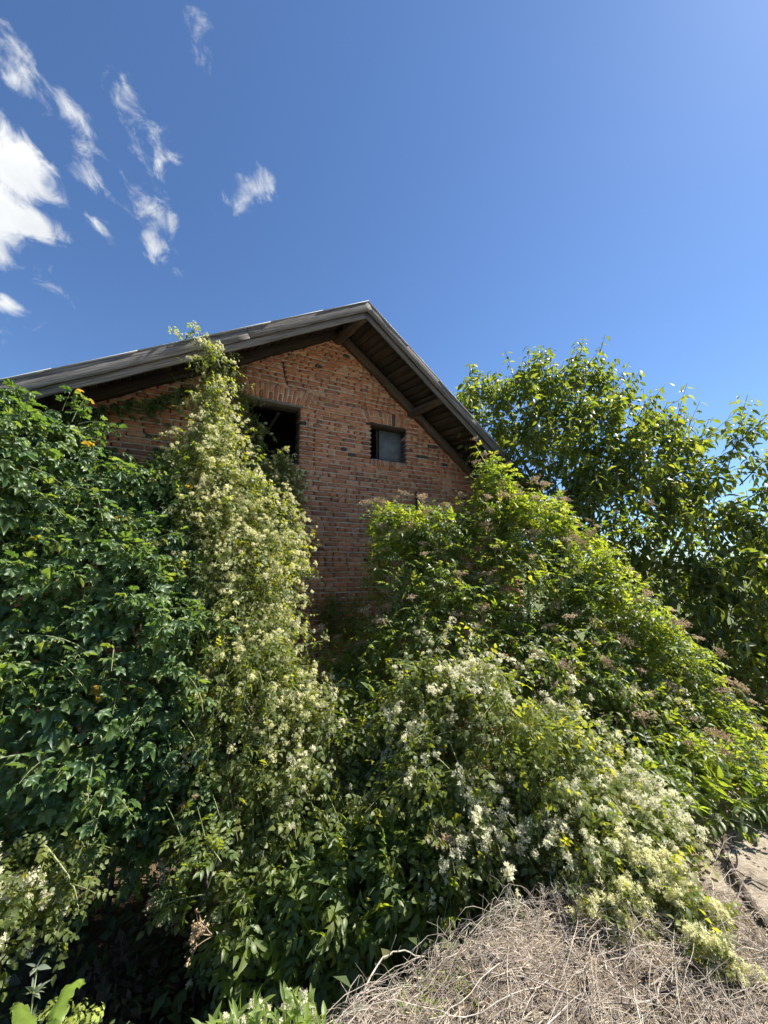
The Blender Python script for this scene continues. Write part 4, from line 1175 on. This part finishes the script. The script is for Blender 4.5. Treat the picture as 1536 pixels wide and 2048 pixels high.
for (b0, t0, Y) in lead:
    a, e = at(*b0, Y), at(*t0, Y); Lg = np.linalg.norm(e - a); elder_shoots(el, a[None], nrm(e - a + UP * .1)[None], np.array([Lg]), 4, r_, .17, np.array([.8]), .13, .0); stems(el, a[None], nrm(e - a)[None], np.array([Lg]), 0, .007, MAT['vine'], 'leading_shoot')
for i, (px, py, Y) in enumerate(((810, 1080, 4.7), (985, 960, 4.85), (1060, 1060, 4.7), (1200, 1260, 4.35), (1390, 1470, 3.9), (860, 1320, 4.2), (1120, 1370, 4.0))):
    a = gbase(at(1060, 1560, 4.7)) + np.random.default_rng(i).normal(0, .12, 3) * [1, 1, 0]; e = at(px, py, Y); branch(el, [a, a * .55 + e * .45 + [0, .1, .3], e], .035, .01, MAT['bark'], 'branch', i + 20, 6)

# low elder shoots in the shade
es = empty('shaded_elder', gbase(at(640, 1900, 3.0)), 'shaded elder with broad leaflets low in the hollow beside the brush heap', 'shrub')
ESB = [B(560, 1850, 2.75, 90, 60, .25), B(720, 1790, 2.7, 90, 75, .28), B(850, 1760, 2.65, 75, 70, .25), B(640, 1900, 2.6, 70, 40, .2), B(980, 1740, 2.75, 90, 50, .2), B(760, 1430, 3.7, 80, 40, .25), B(900, 1690, 2.75, 70, 60, .2)]
elder(es, ESB, 421, 34, .06, .2, 16, (.12, .26), .3)
branch(es, [gbase(at(640, 1900, 3.0)), at(640, 1820, 2.95), at(700, 1760, 2.9)], .02, .008, MAT['bark'], 'branch', 9, 6)

# sprigs with lit leaves on the shaded slope
sp = empty('young_elder', gbase(at(400, 1850, 2.9)), 'young elder shoots catching sun at the edge of the dark hollow', 'shrub')
for (b0, t0, Y, K) in (((370, 1690, ), (330, 1590), 2.75, 3), ((420, 1720), (395, 1600), 2.7, 4), ((420, 1760), (450, 1660), 2.65, 4), ((400, 1790), (330, 1800), 2.6, 3), ((440, 1720), (420, 1690), 2.6, 3), ((420, 1740), (385, 1710), 2.62, 3)):
    a, e = at(*b0, Y), at(*t0, Y); Lg = np.linalg.norm(e - a); elder_shoots(sp, a[None], nrm(e - a)[None], np.array([Lg]), K, r_, .13, np.array([.5]), .1, .1); stems(sp, a[None], nrm(e - a)[None], np.array([Lg]), .1, .005, MAT['vine'], 'leading_shoot')
branch(sp, [gbase(at(400, 1850, 2.9)), at(410, 1780, 2.75), at(420, 1700, 2.72)], .012, .006, MAT['bark'], 'branch', 9, 6)

# clematis bank over the mound's far edge
cb = empty('clematis_bank', gbase(at(1100, 1740, 2.9)), 'bank of white flowering climber tumbling down to the bare soil at right', 'climber')
CBB = [B(890, 1430, 3.35, 80, 70, .3), B(1000, 1490, 3.15, 105, 95, .36), B(900, 1570, 3.05, 90, 95, .36), B(1080, 1580, 2.95, 110, 105, .38), B(950, 1680, 2.8, 105, 85, .32), B(1180, 1600, 2.95, 80, 75, .33), B(1120, 1700, 2.7, 100, 75, .3), B(1230, 1700, 2.65, 65, 60, .26)]
clematis(cb, CBB, 232, 115, .72, .11, .3, 2.6, 3.4, .6, .02, 55, .082)
CB2 = [GB(1270, 1700, 50, 40, .2, .1), GB(1240, 1745, 50, 40, .18, .1), GB(1180, 1730, 45, 40, .18, .1), GB(1290, 1745, 40, 24, .12)]
clematis(cb, CB2, 242, 150, .7, .085, .2, 3.0, 2.2, .3, -.5, 0, .066, (.12, .28))
CB4 = [GB(1225, 1830, 38, 30, .09, .07), GB(1275, 1785, 44, 26, .12, .08), GB(1320, 1805, 40, 22, .09, .07), GB(1375, 1840, 34, 20, .08, .07), GB(1395, 1880, 32, 20, .07, .06), GB(1430, 1930, 24, 22, .05, .05)]
clematis(cb, CB4, 246, 260, .9, .07, .2, 3.0, 2.2, .0, -.9, 0, .06, (.08, .18), fmat='bud', off=.02)
CB3 = [B(1430, 1530, 3.55, 90, 60, .3), B(1330, 1440, 3.85, 90, 70, .35), B(1230, 1420, 3.75, 70, 60, .35), B(1480, 1600, 3.35, 70, 40, .25), GB(1480, 1610, 60, 20, .15, .1)]
clematis(cb, CB3, 252, 60, .6, .1, .3, 2.6, 2.2, .4, .05, 0, .06)
branch(cb, [gbase(at(1100, 1740, 2.9)), at(1080, 1620, 3.1), at(1000, 1480, 3.4)], .02, .006, MAT['bark'], 'stem', 15, 6)

# patch at the lower left
cl = empty('clematis_patch', gbase(at(40, 1850, 2.6)), 'small sunlit patch of climber with cream flowers at the lower left edge', 'climber')
clematis(cl, [B(12, 1795, 2.3, 34, 32, .1), B(-50, 1820, 2.2, 50, 45, .15)], 262, 150, .6, .09, .25, 3, 2, .3, -.5, 0, .06, (.12, .25))
clematis(cl, [B(110, 1700, 2.5, 60, 50, .18), B(90, 1800, 2.35, 60, 36, .13), B(40, 1690, 2.5, 60, 36, .2)], 272, 45, .06, .085, .3, 3, 2, .3, .3, 0, .05, (.15, .3))
b = Buf(); pts = np.array([at(x, y, 2.2) for x, y in ((88, 1690), (115, 1720), (142, 1760), (155, 1800), (157, 1825))]); pts = smooth_line(pts, 18, 3) + np.random.default_rng(2).normal(0, .002, (18, 3)); b.tube(pts, np.linspace(.0042, .0025, 18), 6); V, T, C = b.arrays(); obj('cane', mesh('cane', V, T, MAT['vine'], True), cl)

q = np.repeat(pts[[0, 1, 2, 4, 7, 10, 13, 16]], 2, 0); s_ = nrm(jit(len(q), 1, r_)); s_[1::2] = -s_[::2]
add_set(cl, 'leaf', CLM, q, frames(nrm(s_ + UP * .1), nrm(UP + jit(len(q), .4, r_))), .085 * r_.uniform(.5, 1.1, len(q)), MAT['clem'], (.42, .5), lod=CLM_)

cherry_tree()

# ------------------------------------------------------------------ brush heap, soil, foreground herbs
def on_ground(x, y, h=0.0): return np.array([x, y, float(ground_z(x, y)) + h])


def dry_stem_curve(r, p, a, Lg, arch, lift):
    t = np.linspace(0, 1, 9); bend = r.normal(0, .5); an = a + bend * t
    xy = p + np.cumsum(np.stack([np.cos(an), np.sin(an)], -1) * Lg / 9, 0)
    z = ground_z(xy[:, 0], xy[:, 1]) + lift + arch * np.sin(math.pi * np.clip(t * r.uniform(.8, 1.3), 0, 1)) + .012 * fbm(np.c_[xy * 9, t * 0], 5)
    return np.c_[xy, np.maximum(z, ground_z(xy[:, 0], xy[:, 1]) + .004)]




def brush():
    r = np.random.default_rng(55); b = Buf(); n = 0
    while n < 2400:
        p = np.array([r.uniform(-.8, 2.0), r.uniform(.9, 2.5)])
        if not in_heap(*p): continue
        dens = np.clip(1.25 - .35 * abs(p[0] - .35), .25, 1)
        if r.random() > dens: continue
        a = r.choice([math.radians(205), math.radians(25), math.radians(250), math.radians(140)], p=[.4, .25, .2, .15]) + r.normal(0, .45)
        Lg = r.uniform(.12, .6); Q = dry_stem_curve(r, p, a, Lg, abs(r.normal(0, .035)), r.uniform(0, .09))
        rad = r.uniform(.0006, .0017) * (2.2 if r.random() < .1 else 1); b.tube(Q, np.linspace(rad, rad * .5, len(Q)), 3, r.random(), False); n += 1
        if r.random() < .5:
            k = r.integers(3, 8); d = nrm(np.array([r.normal(), r.normal(), abs(r.normal()) * .8])) * r.uniform(.04, .13)
            m = Q[k] + d * .5 + r.normal(0, .008, 3); b.tube([Q[k], m, Q[k] + d], [rad * .7, rad * .6, rad * .4], 3, r.random(), False)
    # fine forked tips standing along the far rim
    for k in range(230):
        f = r.random(); px = 590 + 620 * f; py = np.interp(px, [590, 700, 830, 900, 1000, 1200], [2035, 1960, 1870, 1825, 1810, 1820]) + r.normal(12, 16)
        p = pix_ground(px, py); h = r.uniform(.05, .19) * (1.2 if f < .45 else .8); d = np.array([r.normal(-.25, .3), r.normal(.1, .3), 1.0]); e = p + nrm(d) * h
        m = (p + e) / 2 + r.normal(0, .012, 3); b.tube([p, m, e], [.0022, .0018, .001], 3, r.random(), False)
        for q in range(r.integers(2, 6)):
            s = m + (e - m) * r.random(); g = nrm(np.array([r.normal(0, .7), r.normal(0, .5), .8])) * r.uniform(.02, .055); b.tube([s, s + g * .6 + r.normal(0, .004, 3), s + g], [.0014, .0012, .0008], 3, r.random(), False)
    V, T, C = b.arrays(); tag(obj('brush_heap', mesh('brush_heap', V, T, MAT['twig'], True, c=C, tint=C)), 'heap of bleached dry twigs and stalks on the soil mound', 'brush', kind='stuff')
    # the thicker stalks can be told apart
    spec = [((1060, 1830), (830, 1900), .05), ((1180, 1830), (1040, 1870), .06), ((880, 1830), (650, 1990), .04), ((1000, 1930), (700, 2010), .07), ((1100, 1905), (1000, 2000), .05), ((1250, 1860), (1400, 2000), .05), ((1130, 1900), (1180, 2040), .04), ((900, 1960), (1010, 2045), .05), ((1280, 1880), (1160, 2000), .06), ((1330, 1950), (1150, 2035), .04),
            ((760, 1930), (880, 2040), .05), ((1050, 1960), (1180, 2020), .05), ((1380, 1960), (1470, 2040), .03), ((1300, 1990), (1420, 2030), .04), ((980, 1840), (1120, 1900), .05), ((1210, 1930), (1290, 2040), .05), ((830, 1990), (960, 1900), .08), ((720, 2030), (860, 1950), .06), ((1090, 1990), (1000, 1880), .06), ((1490, 1990), (1400, 1930), .03)]
    for k, (a, e, arch) in enumerate(spec):
        A0, E0 = pix_ground(*a, .015), pix_ground(*e, .012); t = np.linspace(0, 1, 14)[:, None]; Q = A0 + (E0 - A0) * t; side = nrm(np.cross(E0 - A0, UP))
        Q[:, 2] = np.maximum(Q[:, 2], ground_z(Q[:, 0], Q[:, 1]) + .01); Q = Q + UP * arch * .5 * np.sin(math.pi * t) + side * (r.normal(0, .06) * np.sin(math.pi * t * r.uniform(.8, 1.4))) + r.normal(0, .003, Q.shape)
        q = Buf(); rad = r.uniform(.0024, .0045); q.tube(Q, np.linspace(rad, rad * .55, len(Q)), 6, 0)
        for j in range(3):
            i = r.integers(3, 12); d = nrm((E0 - A0) * .5 + r.normal(0, .25, 3) + [0, 0, .15]) * r.uniform(.05, .14); q.tube([Q[i], Q[i] + d * .5, Q[i] + d], [rad * .5, rad * .4, rad * .25], 4, 0)
        V, T, C = q.arrays(); tag(obj('dry_stalk', mesh('dry_stalk', V, T, MAT['twig'], True, c=C, tint=C)), 'thicker bleached stalk lying across the brush heap', 'stalk', 'stalks on the brush heap')
    # chaff between the stems
    n = 16000; P = np.c_[r.uniform(-.8, 2.6, n), r.uniform(.85, 2.7, n), np.zeros(n)]; k = in_heap(P[:, 0], P[:, 1]) | (r.random(n) < .22); P = P[k]; P[:, 2] = ground_z(P[:, 0], P[:, 1]); P = P[P[:, 2] > 1.3]; n = len(P); P[:, 2] += r.uniform(.001, .03, n) * in_heap(P[:, 0], P[:, 1]) + .002
    x = nrm(np.c_[r.normal(0, 1, (n, 2)), r.normal(0, .25, n)]); nn = nrm(UP + jit(n, .3, r)); Rm = frames(x, nn); S = np.stack([r.uniform(.012, .07, n), r.uniform(.03, .10, n), r.uniform(.02, .05, n)], -1)
    V0, T0, C0 = blade(1, .05, 2, .3, .2, 0, .3); W = np.einsum('nij,vj->nvi', Rm * S[:, None, :], V0 * [1, 1, .5]) + P[:, None]
    T = (T0[None] + (np.arange(n) * len(V0))[:, None, None]).reshape(-1, 3); tn = np.repeat(r.random(n), len(V0))
    tag(obj('dry_chaff', mesh('dry_chaff', W.reshape(-1, 3), T, MAT['straw'], c=tn, tint=tn)), 'pale chaff and leaf scraps strewn over the soil', 'litter', kind='stuff')
    # clods on bare soil
    b = Buf()
    import bmesh
    bm = bmesh.new(); bmesh.ops.create_icosphere(bm, subdivisions=1, radius=1.0); iv = np.array([v.co[:] for v in bm.verts]); it = np.array([[v.index for v in f.verts] for f in bm.faces]); bm.free()
    for k in range(420):
        p = np.array([r.uniform(-.3, 3.2), r.uniform(1.0, 3.2)]); z = float(ground_z(*p))
        if z < 1.4: continue
        s = r.uniform(.003, .011) * (2.2 if r.random() < .07 else 1); b.add(iv * r.uniform(.6, 1.2, iv.shape) * s * [1.2, 1, .7] + [p[0], p[1], z + s * .2], it, 0)
    V, T, C = b.arrays(); tag(obj('soil_clods', mesh('soil_clods', V, T, MAT['soil'])), 'small clods and stones on the bare soil at right', 'soil', kind='stuff')


brush()


def soil_debris():
    r = np.random.default_rng(91); n = 520; P = np.c_[r.uniform(1.0, 3.4, n), r.uniform(1.5, 3.4, n), np.zeros(n)]; P[:, 2] = ground_z(P[:, 0], P[:, 1]); P = P[P[:, 2] > 1.3]; n = len(P); P[:, 2] += .006
    x = nrm(np.c_[r.normal(0, 1, (n, 2)), r.normal(0, .2, n)]); Rm = frames(x, nrm(UP + jit(n, .35, r))); S = r.uniform(.015, .05, n); V0, T0, C0 = blade(1, .6, 3, .5, -.2, .3, .45)
    W = np.einsum('nij,vj->nvi', Rm * S[:, None, None], V0) + P[:, None]; T = (T0[None] + (np.arange(n) * len(V0))[:, None, None]).reshape(-1, 3)
    tag(obj('soil_debris', mesh('soil_debris', W.reshape(-1, 3), T, MAT['litter'])), 'dark dead leaves and crumbs scattered on the bare soil at right', 'debris', kind='stuff')


soil_debris()


def soil_things():
    r = np.random.default_rng(66)
    Q = smooth_line([pix_ground(x, y, .02) for x, y in ((1470, 1655), (1448, 1700), (1462, 1745), (1488, 1790), (1512, 1830), (1545, 1875), (1580, 1930))], 26, 2) + r.normal(0, .004, (26, 3))
    b = Buf(); b.tube(Q, np.linspace(.021, .010, 26) * (1 + r.normal(0, .1, 26)), 8); V, T, C = b.arrays()
    th = empty('fallen_branch', Q[0], 'dark knobbly fallen branch lying on the bare soil at right', 'branch')
    obj('stem', mesh('stem', V, T, MAT['bark'], True), th)
    for i in (5, 9, 14, 19):
        d = nrm(np.array([r.normal(), r.normal(), .5])) * r.uniform(.08, .2); q = Buf(); q.tube(smooth_line([Q[i], Q[i] + d * .5 + r.normal(0, .02, 3), Q[i] + d], 8, 1), np.linspace(.007, .003, 8), 5); V, T, C = q.arrays(); obj('side_twig', mesh('side_twig', V, T, MAT['bark'], True), th)
    a = pix_ground(1362, 1655, .02)
    Q = smooth_line([a, at(1395, 1642, a[1] - .05), at(1440, 1633, a[1] - .12), at(1490, 1645, a[1] - .2), at(1540, 1680, a[1] - .3), at(1580, 1720, a[1] - .36)], 26, 4)
    b = Buf(); b.tube(Q, np.linspace(.004, .003, 26), 6); V, T, C = b.arrays(); tag(obj('arching_cane', mesh('arching_cane', V, T, MAT['twig'], True)), 'thin pale cane arching over the soil at the right edge', 'cane')
    Q = smooth_line([pix_ground(x, y, .012) for x, y in ((1410, 1690), (1450, 1730), (1500, 1765), (1560, 1790))], 16, 2); b = Buf(); b.tube(Q, .004, 5); V, T, C = b.arrays()
    tag(obj('dry_rod', mesh('dry_rod', V, T, MAT['bark'], True)), 'thin dark rod on the soil crossing the fallen branch', 'twig')
    # poppy
    p = pix_ground(1380, 1800); th = empty('poppy', p, 'small red poppy flower among the cream blossoms', 'flower'); top = at(1383, 1793, p[1] - .05)
    b = Buf(); b.tube([p, (p + top) / 2 + [.01, 0, 0], top], .0018, 4); V, T, C = b.arrays(); obj('stem', mesh('stem', V, T, MAT['vine'], True), th)
    for k in range(4):
        V, T, C = blade(.03, .034, 4, .5, -.2, 0, .6); a = k * 1.57; R = np.array(Matrix.Rotation(a, 3, 'Z') @ Matrix.Rotation(-.5, 3, 'Y')); obj('petal', mesh('petal', V @ R.T, T, MAT['poppy'], True, c=np.ones(len(V)), tint=np.zeros(len(V))), th, loc=top)


soil_things()


def herbs():
    r = np.random.default_rng(77)
    # broad curled leaves at the lower left corner
    base = np.array([-1.02, 1.12, float(ground_z(-1.02, 1.12))]); th = empty('broad_leaved_herb', base, 'broad curled bright green leaf rising at the lower left corner', 'plant')
    def big_leaf(pl, Y, w, twist, nm='leaf'):
        Q = smooth_line([at(x, y, Y + .03 * i) for i, (x, y) in enumerate(pl)], 16, 3); d = nrm(np.gradient(Q, axis=0)); t = np.linspace(0, 1, 16)
        side = nrm(np.cross(d, nrm(EYE - Q))); tw = np.array(twist)[0] + (twist[1] - twist[0]) * t; nn = np.cross(side, d)
        e = side * np.cos(tw)[:, None] + nn * np.sin(tw)[:, None]; f = np.cross(d, e); pr = np.sin(np.clip(t * 1.02, 0, 1) ** .8 * math.pi) ** .7 * w / 2
        rows = []; cs = []
        for u in (-1, -.5, 0, .5, 1):
            rows.append(Q + e * (pr * u)[:, None] + f * (pr * (.35 * u * u) + .006 * np.sin(t * 22 + u * 3) * abs(u))[:, None]); cs.append(np.full(16, abs(u)))
        V = np.stack(rows, 1).reshape(-1, 3); T = []
        for i in range(15):
            for j in range(4):
                a = i * 5 + j; T += [(a, a + 1, a + 6), (a, a + 6, a + 5)]
        obj(nm, mesh(nm, V, T, MAT['broad'], True, c=np.stack(cs, 1).ravel(), tint=np.zeros(len(V))), th)
    big_leaf([(95, 2090), (108, 2040), (118, 2005), (135, 1975), (160, 1958), (170, 1968)], 1.12, .045, (.4, 1.25))
    big_leaf([(70, 2090), (60, 2050), (50, 2025), (35, 2006), (22, 2016)], 1.15, .045, (-.5, -1.1))
    big_leaf([(110, 2100), (100, 2060), (98, 2040)], 1.08, .035, (.3, .8))
    b = Buf(); tp = at(85, 2080, 1.13); b.tube(smooth_line([base, (base + tp) / 2 + [.02, .02, 0], tp], 10, 1), np.linspace(.009, .006, 10), 6); V, T, C = b.arrays(); obj('stem', mesh('stem', V, T, MAT['vine'], True), th)
    # yellow green umbels
    for nm, lab, spots, Y in (('yellow_umbel_herb', 'yellow green umbel flowers at the lower left corner beside the curled leaf', ((120, 2020), (150, 2038), (95, 2035), (160, 2015), (185, 2035), (135, 2050), (115, 2045), (172, 2050), (105, 2010)), 1.2),):
        base = np.array([-.95, 1.25, float(ground_z(-.95, 1.25))]); th = empty(nm, base, lab, 'plant')
        for k, (px, py) in enumerate(spots):
            p = at(px, py, Y + r.normal(0, .03)); b = Buf(); b.tube(smooth_line([base + [0, 0, .2 + .3 * r.random()], (base + p) / 2 + [0, 0, .05], p], 8, 1), np.linspace(.004, .002, 8), 4); V, T, C = b.arrays(); obj('stalk', mesh('stalk', V, T, MAT['vine'], True), th)
            q = Buf()
            for j in range(34):
                u = nrm(r.normal(0, 1, 3) + [0, 0, .6]) * r.uniform(.5, 1.1); w = nrm(np.cross(u, r.normal(0, 1, 3))) * .02; q.add([w, -w, u * [1, 1, .6]], [(0, 1, 2)], 0)
                o = u * [1, 1, .6]; v1 = nrm(np.cross(u, r.normal(0, 1, 3))); v2 = nrm(np.cross(u, v1)); s = r.uniform(.16, .28)
                q.add([o + v1 * s, o + v2 * s, o - v1 * s, o - v2 * s], [(0, 1, 2), (0, 2, 3)], 1)
            V, T, C = q.arrays(); obj('flower_head', mesh('flower_head', V, T, MAT['spurge'], False, c=C, tint=np.full(len(V), r.random())), th, Matrix.Translation(Vector(p)) @ Matrix.Scale(r.uniform(.018, .03), 4))
    # grey herb spike
    base = np.array([-1.15, 1.35, float(ground_z(-1.15, 1.35))]); th = empty('grey_herb', base, 'grey green leafy herb spike behind the curled leaf', 'plant')
    tp = at(74, 1935, 1.35); Q = smooth_line([base, base * .4 + tp * .6 + [.02, 0, 0], tp], 20, 2); b = Buf(); b.tube(Q, np.linspace(.006, .002, 20), 5); V, T, C = b.arrays(); obj('stem', mesh('stem', V, T, MAT['vine'], True), th)
    n = 90; i = r.integers(11, 20, n); q = Q[i]; s = nrm(np.c_[r.normal(0, 1, (n, 2)), r.uniform(-.2, .9, n)]); add_set(th, 'leaf', OVA, q, frames(s, nrm(UP + jit(n, .4, r))), np.stack([r.uniform(.02, .05, n), r.uniform(.012, .025, n), r.uniform(.01, .03, n)], -1), MAT['greyherb'], .5)
    # flowering sprigs in front of the heap
    th = empty('flowering_sprigs', gbase(np.array([-.42, 1.25, 0])), 'bright green sprigs with cream flowers at the bottom edge before the brush heap', 'plant')
    P0, D0, L0 = [], [], []
    for k in range(46):
        px = r.uniform(380, 655); py = np.interp(px, [380, 440, 540, 600, 655], [2065, 2040, 1995, 1985, 2025]) + abs(r.normal(0, 32)); e = at(px, py, 1.42 + r.normal(0, .06)); Lg = r.uniform(.08, .18); d = nrm(np.array([r.normal(-.1, .35), r.normal(0, .3), 1.0])); P0.append(e - d * Lg); D0.append(d); L0.append(Lg)
    P0, D0, L0 = np.array(P0), np.array(D0), np.array(L0); pos, d = nodes(P0, D0, L0, 5, .0); q, dd, s = opposite(pos, d, r); n = len(q)
    add_set(th, 'leaf', OVA, q, frames(nrm(s * .6 + dd * .7 + jit(n, .2, r)), nrm(UP * .6 + dd * .2 - s * .3 + jit(n, .3, r))), np.stack([r.uniform(.025, .06, n), r.uniform(.018, .036, n), r.uniform(.02, .05, n)], -1), MAT['broad'], (.45, .5))
    stems(th, P0, D0, L0, 0, .0022, MAT['vine'], 'stem')
    m = r.random(len(P0)) < .55; q = pos[m, -2] + d[m, -2] * .01; z = nrm(UP + jit(len(q), .3, r)); add_set(th, 'flower_cluster', PAN, q, frames(nrm(np.cross(z, jit(len(q), 1, r))), z), .042 * r.uniform(.6, 1.2, len(q)), MAT['flower'], .6, lod=PAN_)
    # few green sprouts through the brush
    th = empty('green_sprouts', pix_ground(860, 2010), 'tiny green sprouts pushing through the dry twigs at the bottom', 'plant')
    P0 = np.array([pix_ground(r.normal(860, 55), r.normal(2010, 22)) for k in range(26)]); n = len(P0); D0 = nrm(np.c_[r.normal(0, .4, (n, 2)), np.ones(n)]); pos, d = nodes(P0, D0, r.uniform(.03, .08, n), 3, 0); q, dd, s = opposite(pos, d, r); n = len(q)
    add_set(th, 'leaf', OVA, q, frames(nrm(s + dd), nrm(UP + jit(n, .4, r))), np.stack([r.uniform(.012, .03, n), r.uniform(.008, .016, n), r.uniform(.01, .02, n)], -1), MAT['broad'], .5)


herbs()


def hollow():
    """ground cover, dead leaves in the hollow"""
    r = np.random.default_rng(88); n = 5200
    P = np.c_[r.uniform(-3.2, 1.6, n), r.uniform(.6, 4.2, n), np.zeros(n)]; P[:, 2] = ground_z(P[:, 0], P[:, 1]); P = P[P[:, 2] < 1.45]; n = len(P); P[:, 2] += r.uniform(0, .28, n)
    x = nrm(np.c_[r.normal(0, 1, (n, 2)), r.normal(.1, .35, n)]); nn = nrm(UP + jit(n, .4, r)); Rm = frames(x, nn); S = r.uniform(.05, .13, n)
    V0, T0, C0 = blade(1, .58, 2, .3, .25, .1, .4); W = np.einsum('nij,vj->nvi', Rm * S[:, None, None], V0) + P[:, None]; T = (T0[None] + (np.arange(n) * len(V0))[:, None, None]).reshape(-1, 3); tn = np.repeat(r.random(n), len(V0))
    tag(obj('undergrowth', mesh('undergrowth', W.reshape(-1, 3), T, MAT['ground'], True, c=np.tile(C0, n), tint=tn)), 'dark low ground cover in the shaded hollow', 'ground cover', kind='stuff')
    n = 900; c = at(250, 1830, 2.9); P = np.c_[r.normal(c[0], .32, n), r.normal(c[1], .22, n), np.zeros(n)]; P[:, 2] = ground_z(P[:, 0], P[:, 1]) + r.uniform(0, .45, n) * np.exp(-((P[:, 0] - c[0]) ** 2 + (P[:, 1] - c[1]) ** 2) / .08)
    x = nrm(jit(n, 1, r)); nn = nrm(UP + jit(n, .8, r)); Rm = frames(x, nn); S = r.uniform(.04, .09, n); W = np.einsum('nij,vj->nvi', Rm * S[:, None, None], V0) + P[:, None]; T = (T0[None] + (np.arange(n) * len(V0))[:, None, None]).reshape(-1, 3); tn = np.repeat(r.random(n), len(V0))
    tag(obj('dead_leaves', mesh('dead_leaves', W.reshape(-1, 3), T, MAT['litter'], True, c=np.tile(C0, n), tint=tn)), 'brown dead leaves and roots heaped in the dark hollow', 'leaf litter', kind='stuff')


hollow()

flush_sets()
for s in STAT: print('set', s)
print('objects', len(bpy.data.objects), 'tris', sum(len(m.polygons) for m in bpy.data.meshes))
